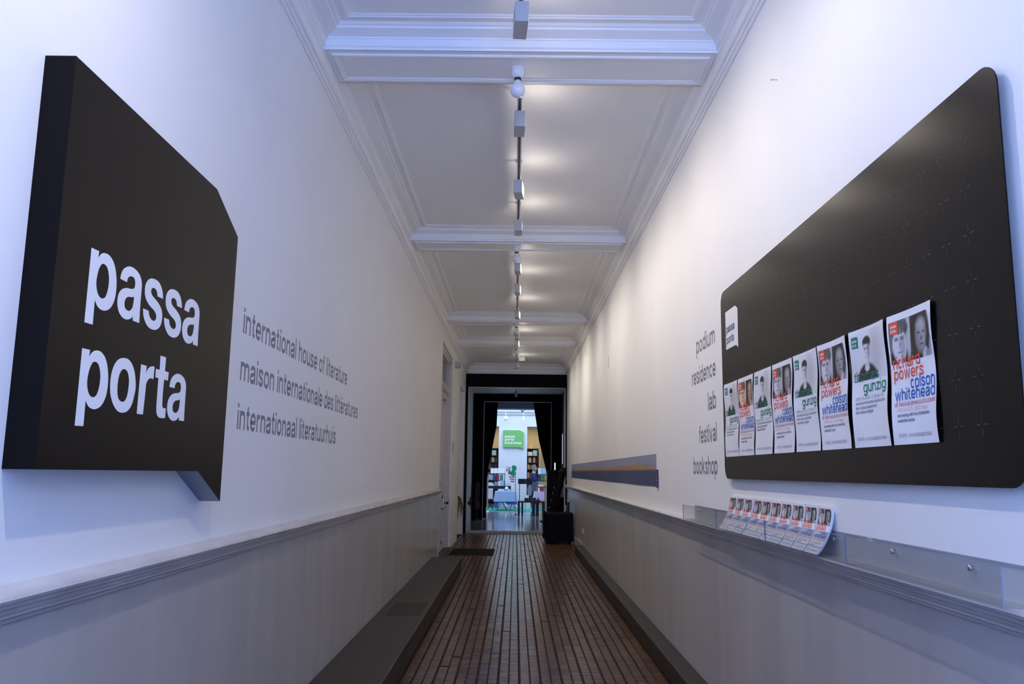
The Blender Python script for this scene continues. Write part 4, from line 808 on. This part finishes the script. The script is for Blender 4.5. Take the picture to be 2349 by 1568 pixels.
# ceiling spots in front of the header
for i, (x, w_) in enumerate(((-0.44, 0.09), (0.325, 0.045))):
    t = thing('shop_spotlight', ['round white shop spotlight above the green sign to its left', 'slim white shop spotlight above the green sign to its right'][i], 'lamp', (x, 35.7, 4.05))
    m = MB(); m.box(x - 0.03, x + 0.03, 35.67, 35.73, 3.96, 3.99); m.tube([(x, 35.7, 3.96), (x, 35.7, 3.84)], 0.012, 8); m.tube([(x, 35.7, 3.99), (x, 35.7, 5.0)], 0.008, 6); m.build('stem', PORC, t)
    m = MB()
    if i == 0: m.lathe([(0.06, 0.12), (0.09, 0.02), (0.09, 0), (0, 0.004)], (x, 35.62, 3.78), (0, 1, 0), 20)
    else: m.lathe([(0.04, 0.0), (0.045, 0.02), (0.045, 0.18), (0.03, 0.2), (0, 0.2)], (x, 35.7, 3.66), (0, 0, 1), 16)
    m.build('lamp_head', PORC, t)
t = thing('black_loudspeaker', 'small black wedge fixture hanging under the shop ceiling', 'fixture', (0.25, 33.0, 3.83))
m = MB(); m.tube([(0.24, 33, 3.84), (0.24, 33, 3.93)], 0.012, 8); m.add([(0.15, 33, 3.99), (0.22, 32.97, 3.90), (0.27, 32.97, 3.88), (0.21, 33, 3.98), (0.15, 33.1, 3.99), (0.22, 33.13, 3.90), (0.27, 33.13, 3.88), (0.21, 33.1, 3.98)], [(0, 1, 2, 3), (4, 7, 6, 5), (0, 4, 5, 1), (1, 5, 6, 2), (2, 6, 7, 3), (3, 7, 4, 0)]); m.build('horn', RUBBER, t)
m = MB(); m.tube([(0.25, 33.05, 3.89), (0.32, 33.05, 3.94), (0.38, 33.05, 4.0), (0.40, 33.05, 5.0)], 0.014, 8); m.build('arm', RUBBER, t)
# rear shelving either side of the pillar
for sd, xa, xb, lab in ((-1, -2.6, -0.78, 'dark tall bookshelf seen left of the white pillar'), (1, 0.50, 1.06, 'dark tall bookshelf seen right of the white pillar')):
    t = thing('bookshelf', lab, 'bookshelf', ((xa + xb) / 2, 39.1, PF))
    for x in (xa, xb - 0.04): m = MB(); m.box(x, x + 0.04, 38.85, 39.3, PF + 0.002, 2.62); m.build('side', WOODD, t)
    for z in (0.25, 0.75, 1.25, 1.65, 1.96, 2.27, 2.60): m = MB(); m.box(xa + 0.04, xb - 0.04, 38.86, 39.3, z - 0.03, z); m.build('shelf', WOODD, t)
    m = MB(); m.box(xa, xb, 39.28, 39.299, PF + 0.002, 2.6); m.build('back', WOODD, t)
    rnd = random.Random(5 + sd)
    for zi, z in ((0, 1.65), (1, 1.96), (2, 1.25)):
        x = max(xa, -1.35) + 0.06; k = 0
        while x < xb - 0.12 and k < 14:
            wd = rnd.uniform(0.035, 0.075); hh = rnd.uniform(0.19, 0.26); colr = rnd.choice(['brown', 'cream', 'orange', 'dark red', 'black', 'brown', 'grey', 'cream'])
            book(x, x + wd - 0.003, 38.9, 39.12, z + 0.001, z + hh, colr, '%s %s book from the left on the %s shelf %s the pillar' % (ORD[k], colr, ['middle', 'upper', 'lower'][zi], 'left of' if sd < 0 else 'right of'), 'books on the rear shelves'); x += wd; k += 1
    if sd > 0:
        book(0.56, 0.78, 38.9, 38.93, 2.271, 2.45, 'white', 'white book facing out on the shelf right of the pillar', 'display books'); book(0.80, 1.0, 38.88, 38.91, 2.271, 2.52, 'pale blue', 'pale blue book facing out on the shelf right of the pillar', 'display books')
        book(0.62, 0.80, 38.9, 38.94, 2.601, 2.76, 'cream', 'cream book leaning on top of the right rear shelf', 'display books')
    else: book(-1.1, -0.9, 38.9, 38.93, 2.271, 2.5, 'pale blue', 'pale blue book facing out on the shelf left of the pillar', 'display books')
m = MB(); m.box(1.08, 1.18, 38.9, 39.3, PF, 2.5); tag(m.build('wood_post', BEIGE, loc=(1.13, 39.1, PF)), 'tan wooden post beside the right rear bookshelf', 'post')
# green rug
t = thing('rug', 'round green rug on the shop floor under the blue table', 'rug', (-0.05, 33.2, PF))
m = MB(); m.lathe([(0, 0.012), (1.80, 0.012), (1.83, 0.002)], (-0.05, 33.2, PF + 0.001), n=48); m.build('pile', shade('green rug', (0.02, 0.32, 0.24), 0.9), t)
# blue cloth table with trestles
def trestle(x, y, z1, wdt, par):
    for d in (-1, 1): m = MB(); m.tube([(x - d * wdt, y, 0.085), (x + d * wdt, y, z1)], 0.012, 6); m.build('leg', RUBBER, par)
t = thing('book_table', 'folding table under pale blue and deeper blue cloths', 'table', (-0.35, 32.2, PF))
m = MB(); m.box(-0.74, 0.03, 31.95, 32.5, 0.755, 0.78); m.build('tabletop', WOODB, t)
trestle(-0.5, 32.1, 0.75, 0.19, t); trestle(-0.09, 32.1, 0.75, 0.10, t); trestle(-0.5, 32.4, 0.75, 0.19, t); trestle(-0.09, 32.4, 0.75, 0.10, t)
def drape(x0, x1, y0, y1, zt, bottom, mt, label, cloth_cat='tablecloth', flare=0.05):
    t = thing('tablecloth', label, cloth_cat, ((x0 + x1) / 2, (y0 + y1) / 2, zt)); m = MB(); m.box(x0, x1, y0, y1, zt, zt + 0.004); per = []
    N = 20
    for k in range(N): per.append((x0 + (x1 - x0) * k / N, y0, 0, -1))
    for k in range(8): per.append((x1, y0 + (y1 - y0) * k / 8, 1, 0))
    for k in range(N): per.append((x1 - (x1 - x0) * k / N, y1, 0, 1))
    for k in range(8): per.append((x0, y1 - (y1 - y0) * k / 8, -1, 0))
    rows = []
    for j in range(7):
        s_ = j / 6; rows += [(px + nx * (0.006 + flare * s_ + 0.012 * s_ * math.sin(i * 1.9)), py + ny * (0.006 + flare * s_ + 0.014 * s_ * math.sin(i * 1.7)), zt + 0.004 - (zt - bottom(px)) * s_) for i, (px, py, nx, ny) in enumerate(per)]
    n = len(per); m.add(rows, [(j * n + i, j * n + (i + 1) % n, j * n + n + (i + 1) % n, j * n + n + i) for j in range(6) for i in range(n)], 0, True); m.build('cloth', mt, t); return t
drape(-0.75, 0.04, 31.93, 32.52, 0.781, lambda x: 0.30 if x > -0.35 else 0.36 - 0.2 * (x < -0.66), shade('deep blue cloth', (0.03, 0.17, 0.62), 0.8), 'deep blue undercloth showing below the pale cloth on the book table', flare=0.03)
drape(-0.76, 0.045, 31.92, 32.53, 0.786, lambda x: 0.41 if x > -0.34 else 0.40, shade('pale blue cloth', (0.45, 0.62, 0.90), 0.8), 'pale blue cloth draped over the front table of books', flare=0.045)
for k, (x0, x1, z0, z1, c) in enumerate(((-0.66, -0.42, 0.791, 0.82, 'white'), (-0.64, -0.44, 0.821, 0.848, 'white'), (-0.40, -0.20, 0.791, 0.815, 'pale blue'), (-0.14, 0.02, 0.791, 0.83, 'white'), (-0.13, 0.01, 0.831, 0.86, 'cream'))):
    book(x0, x1, 32.0, 32.2, z0, z1, c, ['lower white book lying on the left of pale blue cloth', 'upper white book lying on the left of pale blue cloth', 'pale blue book lying under the dome on pale blue cloth', 'white book lying at the right of the pale blue cloth', 'cream book on top of the right-hand pile on blue cloth'][k], 'books on the blue table')
for k, (x0, x1, y, z1, lab) in enumerate(((-0.66, -0.40, 32.9, 0.42, 'white carton on the rug under the left half of book table'), (-0.30, -0.06, 32.9, 0.36, 'white carton on the rug under the right half of book table'), (0.25, 0.62, 33.6, 0.55, 'tall white carton on the rug behind the low black table'))):
    t = thing('white_carton', lab, 'box', ((x0 + x1) / 2, y, PF + 0.014), 'white cartons on the rug'); m = MB(); m.box(x0, x1, y, y + 0.25, PF + 0.0145, PF + z1); m.build('box', SHOPW, t); m = MB(); m.box(x0 + 0.01, x1 - 0.01, y - 0.002, y + 0.12, PF + z1, PF + z1 + 0.004); m.build('flap', PAPER, t)
t = thing('glass_dome', 'small blue and white dome on the blue table', 'ornament', (-0.33, 32.3, 0.791))
m = MB(); m.lathe([(0.085, 0.0), (0.085, 0.06), (0.07, 0.07)], (-0.33, 32.3, 0.791), n=20); m.build('base', shade('blue enamel', (0.05, 0.2, 0.7)), t)
m = MB(); m.lathe([(0.072, 0.07), (0.07, 0.11), (0.05, 0.15), (0.02, 0.17), (0, 0.172)], (-0.33, 32.3, 0.791), n=20); m.build('dome', PORC, t)
# left tiered display
t = thing('display_shelf', 'black tiered display table of white books left of pillar', 'display stand', (-0.65, 34.2, PF))
for x in (-1.135, -0.447): 
    for y in (34.0, 34.52): m = MB(); m.box(x, x + 0.025, y, y + 0.03, PF + 0.014, 1.46 if y > 34.2 else 1.15); m.build('upright', WOODB, t)
m = MB(); m.box(-1.12, -0.43, 34.28, 34.55, 1.42, 1.45); m.build('shelf', WOODB, t); m = MB(); m.box(-1.12, -0.43, 34.1, 34.55, 1.155, 1.185); m.build('shelf', WOODB, t)
m = MB(); m.box(-1.14, -0.16, 33.9, 34.5, 0.84, 0.96); m.build('table_board', WOODB, t); m = MB(); m.box(-0.20, -0.17, 34.0, 34.4, PF + 0.014, 0.84); m.build('upright', WOODB, t)
for k in range(4): x = -1.015 + k * 0.142; book(x, x + 0.135, 34.29, 34.31, 1.454, 1.665, 'white', '%s white book facing out from the left on the top tier' % ORD[k], 'facing books on the left display', -0.12)
for k, (x, wd, c) in enumerate(((-1.09, 0.18, 'grey'), (-0.90, 0.12, 'navy'), (-0.76, 0.11, 'dark red'), (-0.62, 0.12, 'teal'))): book(x, x + wd, 34.2, 34.23, 1.190, 1.40, c, '%s book facing out on the middle tier of the left display' % c, 'facing books on the left display', -0.1)
for k, (x0, x1, z0, z1, c) in enumerate(((-1.10, -0.86, 0.961, 1.03, 'white'), (-1.08, -0.90, 1.031, 1.09, 'black'), (-0.85, -0.70, 0.961, 1.12, 'grey'), (-0.69, -0.60, 0.961, 1.02, 'white'), (-0.595, -0.45, 0.961, 1.18, 'pale blue'), (-0.42, -0.19, 0.961, 1.03, 'white'), (-0.41, -0.21, 1.032, 1.07, 'white'))):
    book(x0, x1, 33.95, 34.1, z0, z1, c, ['white pile at the left end of the lower display board', 'black book on the white pile at the left end', 'grey book standing on the lower display board', 'short white book between grey and blue ones', 'pale blue book standing on the lower display board', 'lower white book at the right end of the board', 'upper white book at the right end of the board'][k], 'books on the lower display board')
# steel post with orange books and folding stool at the far left
t = thing('steel_post', 'thin steel post at left edge of the shop view', 'post', (-1.02, 31.3, PF))
m = MB(); m.tube([(-1.02, 31.3, PF + 0.02), (-1.02, 31.3, 1.35)], 0.022, 8); m.build('pole', STEEL, t); m = MB(); m.lathe([(0.08, 0.002), (0.08, 0.015), (0.02, 0.03)], (-1.02, 31.3, PF), n=16); m.build('foot', STEEL, t)
t = thing('folding_stool', 'folding wooden stool with black crossed legs at left', 'stool', (-0.93, 32.6, PF))
m = MB(); m.box(-1.08, -0.82, 32.4, 32.75, 0.47, 0.50); m.build('seat', shade('orange wood', (0.45, 0.17, 0.05)), t)
for y in (32.45, 32.7):
    for d in (-1, 1): m = MB(); m.tube([(-0.95 - d * 0.1, y, 0.09), (-0.95 + d * 0.1, y, 0.47)], 0.011, 6); m.build('leg', RUBBER, t)
for k, (z0, z1, c) in enumerate(((0.501, 0.56, 'white'), (0.561, 0.62, 'white'), (0.621, 0.69, 'cream'), (0.691, 0.745, 'white'), (0.746, 0.80, 'orange'), (0.801, 0.88, 'orange'))): book(-1.07, -0.86, 32.45, 32.68, z0, z1, c, '%s book from the bottom in the pile on the folding stool' % ORD[k], 'books on the folding stool')
# green felt figure with flowers on a thin pole
t = thing('felt_figure', 'green felt cactus-like figure over a red and white striped cloth', 'figure', (-0.1, 33.6, 0.97))
m = MB(); P = [(-0.06, 1.33), (-0.03, 1.36), (-0.02, 1.42), (0.02, 1.55), (0.05, 1.66), (0.03, 1.74), (-0.04, 1.78), (-0.12, 1.77), (-0.16, 1.72), (-0.13, 1.62), (-0.16, 1.55), (-0.28, 1.46), (-0.30, 1.42), (-0.22, 1.42), (-0.16, 1.38)]
m.prism(P, FLX, 33.52, 33.66); m.build('body', shade('green felt', (0.005, 0.26, 0.12), 0.9), t, bevel=0.03)
for k in range(5):
    m = MB(); z = 1.14 + k * 0.042; m.prism([(-0.27 + k * 0.004 + 0.02 * (4 - k), z), (-0.04, z - 0.02), (-0.03, z + 0.022), (-0.27 + 0.02 * (4 - k), z + 0.042)], FLX, 33.53, 33.65); m.build('stripe', shade('stripe %d' % k, (0.5, 0.03, 0.06) if k % 2 == 0 else (0.8, 0.8, 0.82), 0.8), t)
m = MB(); m.box(-0.17, -0.07, 33.55, 33.63, PF + 0.013, 1.14); m.build('stand', PORC, t)
t = thing('flower_bouquet', 'mixed bouquet at the left of the green felt figure', 'flowers', (-0.27, 33.55, 1.45)); rnd = random.Random(3)
for nm, c in (('red_bloom', (0.4, 0.03, 0.06)), ('blue_bloom', (0.08, 0.15, 0.6)), ('yellow_bloom', (0.6, 0.5, 0.12)), ('white_bloom', (0.75, 0.75, 0.8))):
    for k in range(3):
        m = MB(); m.lathe([(0, 0), (0.025, 0.008), (0.03, 0.025), (0.015, 0.04), (0, 0.042)], (-0.26 + rnd.uniform(-0.10, 0.07), 33.5 + rnd.uniform(-0.03, 0.03), 1.60 + rnd.uniform(-0.13, 0.13)), n=10); m.build(nm, shade(nm + str(k), c), t)
m = MB()
for k in range(12): m.tube([(-0.24, 33.55, 1.43), (-0.26 + rnd.uniform(-0.1, 0.07), 33.5, 1.62 + rnd.uniform(-0.13, 0.1))], 0.006, 5)
m.build('stems', LEAF, t)
t = thing('barrier_pole', 'thin grey pole on a small foot before the blue table', 'pole', (0.02, 29.3, PF))
m = MB(); m.tube([(0.015, 29.3, PF + 0.02), (0.0, 29.3, 1.42)], 0.012, 8); m.build('pole', STEEL, t); m = MB(); m.lathe([(0.06, 0.002), (0.06, 0.02), (0.02, 0.06)], (0.015, 29.3, PF), n=14); m.build('foot', STEEL, t); m = MB(); m.lathe([(0, 0), (0.022, 0.02), (0.024, 0.1), (0.012, 0.16), (0, 0.165)], (0, 29.3, 1.41), n=12); m.build('head', PORC, t)
# low black table, music desk, boxes, notice
t = thing('low_table', 'low black table with thick square legs', 'table', (0.55, 28.95, PF))
m = MB(); m.box(0.09, 1.02, 28.78, 29.55, 0.495, 0.545); m.build('tabletop', WOODB, t, bevel=0.004)
for x0, x1, y in ((0.09, 0.17, 28.8), (0.94, 1.02, 28.8), (0.22, 0.29, 29.45), (0.94, 1.02, 29.45)): m = MB(); m.box(x0, x1, y, y + 0.075, PF + 0.002, 0.495); m.build('leg', WOODB, t, bevel=0.003)
t = thing('black_bench', 'pair of thick black legs of a bench beneath the low table', 'bench', (0.7, 28.72, PF))
for x0, x1 in ((0.575, 0.68), (0.71, 0.81)): m = MB(); m.box(x0, x1, 28.68, 28.77, PF + 0.002, 0.46); m.build('leg', WOODB, t, bevel=0.003)
m = MB(); m.box(0.56, 0.83, 28.66, 28.775, 0.46, 0.492); m.build('seat', WOODB, t)
t = thing('music_desk', 'black music desk on two slim posts above low table', 'music stand', (0.35, 29.3, 0.545))
m = MB(); m.box(0.10, 0.585, 29.25, 29.27, 1.11, 1.29); m.build('desk', WOODB, t, bevel=0.004); m = MB(); m.box(0.34, 0.36, 29.235, 29.25, 1.11, 1.29); m.build('rib', GREYM, t); m = MB(); m.box(0.30, 0.315, 29.24, 29.25, 1.12, 1.28); m.build('rib', RUBBER, t)
for x in (0.15, 0.59): m = MB(); m.tube([(x, 29.3, 0.547), (x, 29.3, 1.2)], 0.012, 8); m.build('post', RUBBER, t)
CARD = shade('grey brown card', (0.26, 0.22, 0.19), 0.8)
for k, (x0, x1, z1, lab) in enumerate(((0.32, 0.465, 0.64, 'small carton at the left on the low table'), (0.47, 0.575, 0.735, 'tall carton in the middle of the low table'), (0.605, 0.72, 0.655, 'short carton right of the middle on the low table'), (0.73, 0.86, 0.59, 'flat carton at the right on the low table'))):
    t = thing('carton', lab, 'box', ((x0 + x1) / 2, 28.95, 0.546), 'cartons on the low table'); m = MB(); m.box(x0, x1, 28.88, 29.05, 0.546, z1); m.build('box', CARD, t); m = MB(); m.box(x0 + 0.005, x1 - 0.005, 28.878, 28.965, z1, z1 + 0.003); m.build('flap', CARD, t)
t = thing('red_pot', 'small red pot on the cartons at right', 'pot', (0.79, 28.95, 0.594)); m = MB(); m.lathe([(0.022, 0), (0.028, 0.05), (0.03, 0.055)], (0.79, 28.95, 0.594), n=12); m.build('body', BM['dark red'], t); m = MB(); m.lathe([(0.03, 0.055), (0.018, 0.062), (0, 0.064)], (0.79, 28.95, 0.594), n=12); m.build('lid', BM['dark red'], t)
t = thing('paper_sheet', 'white paper lying at the left of the low table', 'paper', (0.22, 28.95, 0.546)); m = MB(); m.box(0.17, 0.29, 28.86, 29.02, 0.546, 0.556); m.build('sheet', PAPER, t)
t = thing('paper_notice', 'white paper notice with grey lines taped to a post', 'notice', (0.69, 29.05, 0.86))
m = MB(); m.box(0.59, 0.79, 29.285, 29.288, 0.865, 1.19); m.build('sheet', PAPER, t); m = MB()
for k, (z, l_) in enumerate(((1.14, 0.14), (1.08, 0.15), (1.03, 0.15), (0.98, 0.10), (0.93, 0.11))): m.box(0.61, 0.61 + l_, 29.282, 29.285, z - 0.008, z + 0.008)
m.build('printed_lines', NAVYL, t)
# pale chair, lilac table, right display
t = thing('pale_chair', 'pale chair with grey back behind the music desk', 'chair', (0.5, 31.2, PF))
m = MB(); m.prism([(0.47, 0.70), (0.45, 0.90), (0.49, 1.03), (0.55, 1.06), (0.62, 1.04), (0.64, 0.70)], FLX, 31.25, 31.29); m.build('backrest', shade('grey weave', (0.30, 0.34, 0.42)), t, bevel=0.01)
m = MB(); m.box(0.36, 0.64, 30.95, 31.28, 0.56, 0.62); m.build('seat', PORC, t, bevel=0.01)
for x, y in ((0.37, 30.97), (0.63, 30.97), (0.37, 31.25), (0.63, 31.25)): m = MB(); m.tube([(x, y, PF + 0.002), (x * 0.9 + 0.05, y, 0.56)], 0.013, 6); m.build('leg', STEEL, t)
t = thing('lilac_table', 'table behind the notice covered in lilac cloth', 'table', (0.95, 32.7, PF)); m = MB(); m.box(0.74, 1.3, 32.4, 33.0, 0.76, 0.785); m.build('tabletop', WOODB, t)
for x, y in ((0.78, 32.45), (1.26, 32.45), (0.78, 32.95), (1.26, 32.95)): m = MB(); m.tube([(x, y, PF + 0.0145), (x, y, 0.76)], 0.015, 6); m.build('leg', STEEL, t)
drape(0.74, 1.3, 32.39, 33.0, 0.786, lambda x: 0.46, shade('lilac cloth', (0.62, 0.50, 0.75), 0.8), 'lilac cloth draped over the table behind the notice')
for k, (x0, x1, z0, z1, c, lab) in enumerate(((0.80, 0.93, 0.791, 0.93, 'white', 'white book standing at the left on the lilac cloth'), (0.96, 1.08, 0.791, 0.985, 'dark red', 'red framed book standing on the lilac cloth'), (1.09, 1.15, 0.791, 0.97, 'teal', 'teal book standing at the right on the lilac cloth'))): book(x0, x1, 32.5, 32.53, z0, z1, c, lab, 'books on the lilac table', -0.1)
t = thing('display_shelf', 'black tiered display of books right of the pillar', 'display stand', (1.1, 34.2, PF))
for x in (0.88, 1.38): m = MB(); m.box(x, x + 0.03, 34.3, 34.5, PF + 0.014, 1.5); m.build('upright', WOODB, t)
for z in (0.95, 1.185, 1.44): m = MB(); m.box(0.88, 1.41, 34.15, 34.5, z - 0.03, z); m.build('shelf', WOODB, t)
for k, (x0, x1, z0, z1, c, lab) in enumerate(((0.92, 1.05, 1.441, 1.68, 'white', 'white book facing out on the top of right display'), (1.06, 1.24, 1.441, 1.68, 'pale blue', 'pale blue book facing out on the top of right display'), (0.92, 1.04, 1.186, 1.40, 'navy', 'navy book facing out on right display'), (1.06, 1.2, 1.186, 1.38, 'green', 'green book facing out on right display'), (0.92, 1.14, 0.951, 1.03, 'white', 'white books lying on the lowest tier of right display'))): book(x0, x1, 34.2, 34.23 if k < 4 else 34.4, z0, z1, c, lab, 'books on the right display')
t = thing('beige_post', 'beige post at the right edge of the shop view', 'post', (1.08, 30.6, PF)); m = MB(); m.box(1.06, 1.12, 30.55, 30.62, PF + 0.002, 0.98); m.build('post', BEIGE, t); m = MB(); m.lathe([(0.0, 0), (0.03, 0.01), (0.025, 0.05), (0, 0.06)], (1.09, 30.58, 0.98), n=10); m.build('cap', BM['brown'], t)
# person standing behind the right display
def skin_body(name, joints, edges_, radii, mt, parent, root=0, sub=2):
    off = Vector((0, 0, 0)); p = parent
    while p is not None: off += p.location; p = p.parent
    me = bpy.data.meshes.new(name); me.from_pydata([tuple(Vector(j) - off) for j in joints], edges_, [])
    o = bpy.data.objects.new(name, me); COL.objects.link(o); o.parent = parent; me.materials.append(mt)
    sk = o.modifiers.new('skin', 'SKIN'); sk.use_smooth_shade = True
    if not me.skin_vertices: me.attributes.new('x', 'FLOAT', 'POINT')
    for i, r in enumerate(radii): me.skin_vertices[0].data[i].radius = (r[0], r[1])
    me.skin_vertices[0].data[root].use_root = True
    ss = o.modifiers.new('sub', 'SUBSURF'); ss.levels = sub; ss.render_levels = sub
    return o
SKIN = shade('skin', (0.55, 0.32, 0.25), 0.5); HAIR = shade('grey hair', (0.17, 0.155, 0.16), 0.7, var=0.3, scale=60); SWEAT = shade('navy jumper', (0.012, 0.025, 0.13), 0.8); TROU = shade('dark trousers', (0.02, 0.02, 0.025), 0.8)
t = thing('person', 'grey haired person in navy top looking down at the books beside the pillar', 'person', (0.76, 35.3, PF))
px, py, pz = 0.76, 35.3, PF
J = [(0, 0, 0.95), (0.01, 0, 1.12), (0.0, 0, 1.30), (0.01, 0, 1.42), (0.05, 0, 1.50), (0.085, 0, 1.60), (0.10, 0, 1.68),
     (0, -0.16, 1.40), (0.03, -0.23, 1.15), (0.22, -0.20, 1.03), (0.29, -0.17, 1.0), (0, 0.16, 1.40), (0.03, 0.23, 1.15), (0.22, 0.20, 1.03), (0.29, 0.17, 1.0),
     (0, -0.09, 0.90), (0.02, -0.10, 0.48), (-0.01, -0.10, 0.08), (0.15, -0.11, 0.035), (0, 0.09, 0.90), (0.02, 0.10, 0.48), (-0.01, 0.10, 0.08), (0.15, 0.11, 0.035)]
for sg, w0 in ((-1, 10), (1, 14)):
    x, y, z = J[w0]
    for fy, fl in ((-0.03, 0.065), (-0.01, 0.08), (0.01, 0.077), (0.03, 0.06)):
        J += [(x + 0.055, y + fy, z - 0.005), (x + 0.055 + fl * 0.8, y + fy * 1.2, z - 0.03)]
    J += [(x + 0.03, y - sg * 0.04, z - 0.005), (x + 0.07, y - sg * 0.055, z - 0.02)]
Ed = [(0, 1), (1, 2), (2, 3), (3, 4), (4, 5), (5, 6), (3, 7), (7, 8), (8, 9), (9, 10), (3, 11), (11, 12), (12, 13), (13, 14), (0, 15), (15, 16), (16, 17), (17, 18), (0, 19), (19, 20), (20, 21), (21, 22)]
Rd = [(0.15, 0.11), (0.135, 0.10), (0.15, 0.105), (0.10, 0.08), (0.052, 0.052), (0.088, 0.072), (0.07, 0.062), (0.06, 0.06), (0.043, 0.043), (0.034, 0.034), (0.03, 0.022), (0.06, 0.06), (0.043, 0.043), (0.034, 0.034), (0.03, 0.022),
      (0.085, 0.085), (0.055, 0.055), (0.042, 0.042), (0.035, 0.03), (0.085, 0.085), (0.055, 0.055), (0.042, 0.042), (0.035, 0.03)]
for hb, w0 in ((23, 10), (33, 14)):
    for k in range(4): Ed += [(w0, hb + 2 * k), (hb + 2 * k, hb + 2 * k + 1)]; Rd += [(0.010, 0.010), (0.008, 0.008)]
    Ed += [(w0, hb + 8), (hb + 8, hb + 9)]; Rd += [(0.012, 0.012), (0.009, 0.009)]
W_ = lambda L: [(px + a, py + b, pz + c) for a, b, c in L]
body = skin_body('body', W_(J), Ed, Rd, SKIN, t)
skin_body('jumper', W_([(0, 0, 0.98), (0.01, 0, 1.12), (0, 0, 1.30), (0.01, 0, 1.455), (0, -0.16, 1.41), (0.03, -0.23, 1.15), (0.19, -0.205, 1.045), (0, 0.16, 1.41), (0.03, 0.23, 1.15), (0.19, 0.205, 1.045)]),
          [(0, 1), (1, 2), (2, 3), (3, 4), (4, 5), (5, 6), (3, 7), (7, 8), (8, 9)], [(0.175, 0.14), (0.165, 0.13), (0.18, 0.14), (0.125, 0.11), (0.085, 0.085), (0.057, 0.057), (0.048, 0.048), (0.085, 0.085), (0.06, 0.06), (0.048, 0.048)], SWEAT, t)
skin_body('trousers', W_([(0, 0, 1.0), (0, 0, 0.93), (0, -0.09, 0.88), (0.02, -0.10, 0.48), (-0.01, -0.10, 0.10), (0, 0.09, 0.88), (0.02, 0.10, 0.48), (-0.01, 0.10, 0.10)]),
          [(0, 1), (1, 2), (2, 3), (3, 4), (1, 5), (5, 6), (6, 7)], [(0.15, 0.115), (0.155, 0.12), (0.095, 0.095), (0.07, 0.07), (0.06, 0.06), (0.095, 0.095), (0.07, 0.07), (0.06, 0.06)], TROU, t)
m = MB()
hv = []
for i in range(9):
    for k in range(16):
        a = math.pi * i / 8 * 0.62; b = 2 * math.pi * k / 16; x = math.sin(a) * math.cos(b); y = math.sin(a) * math.sin(b); z = math.cos(a); dn = 0.10 * (i / 8) ** 2 if x < 0.25 else 0.0
        hv.append((px + 0.085 + (0.085 - 0.06 * min(1, i / 5) if x > 0 else 0.11) * x - (0.02 if x < 0 else 0), py + 0.092 * y, pz + 1.625 + 0.115 * z - dn * (1.6 if x < 0.1 else 0.7)))
m.add(hv, [(i * 16 + k, i * 16 + (k + 1) % 16, i * 16 + 16 + (k + 1) % 16, i * 16 + 16 + k) for i in range(8) for k in range(16)], 0, True); m.build('hair', HAIR, t)
m = MB(); hx, hy, hz = px + 0.185, py, pz + 1.60
m.add([(hx - 0.02, hy - 0.015, hz - 0.01), (hx - 0.02, hy + 0.015, hz - 0.01), (hx + 0.018, hy, hz - 0.022), (hx - 0.018, hy, hz + 0.03), (hx - 0.02, hy, hz - 0.03)], [(0, 2, 3), (2, 1, 3), (0, 4, 2), (4, 1, 2)]); m.build('nose', SKIN, t)
for s_ in (-1, 1):
    m = MB(); m.lathe([(0, 0), (0.009, 0.003), (0.010, 0.008), (0, 0.012)], (hx - 0.022, hy + s_ * 0.032, hz + 0.02), (1, 0, 0), 10); m.build('eye', RUBBER, t)
    m = MB(); m.lathe([(0, 0), (0.022, 0.003), (0.026, 0.012), (0, 0.016)], (px + 0.075, hy + s_ * 0.078, hz - 0.005), (0, s_, 0), 10); m.build('ear', SKIN, t)
m = MB(); m.box(hx - 0.025, hx - 0.008, hy - 0.022, hy + 0.022, hz - 0.058, hz - 0.050); m.build('mouth', BM['dark red'], t)
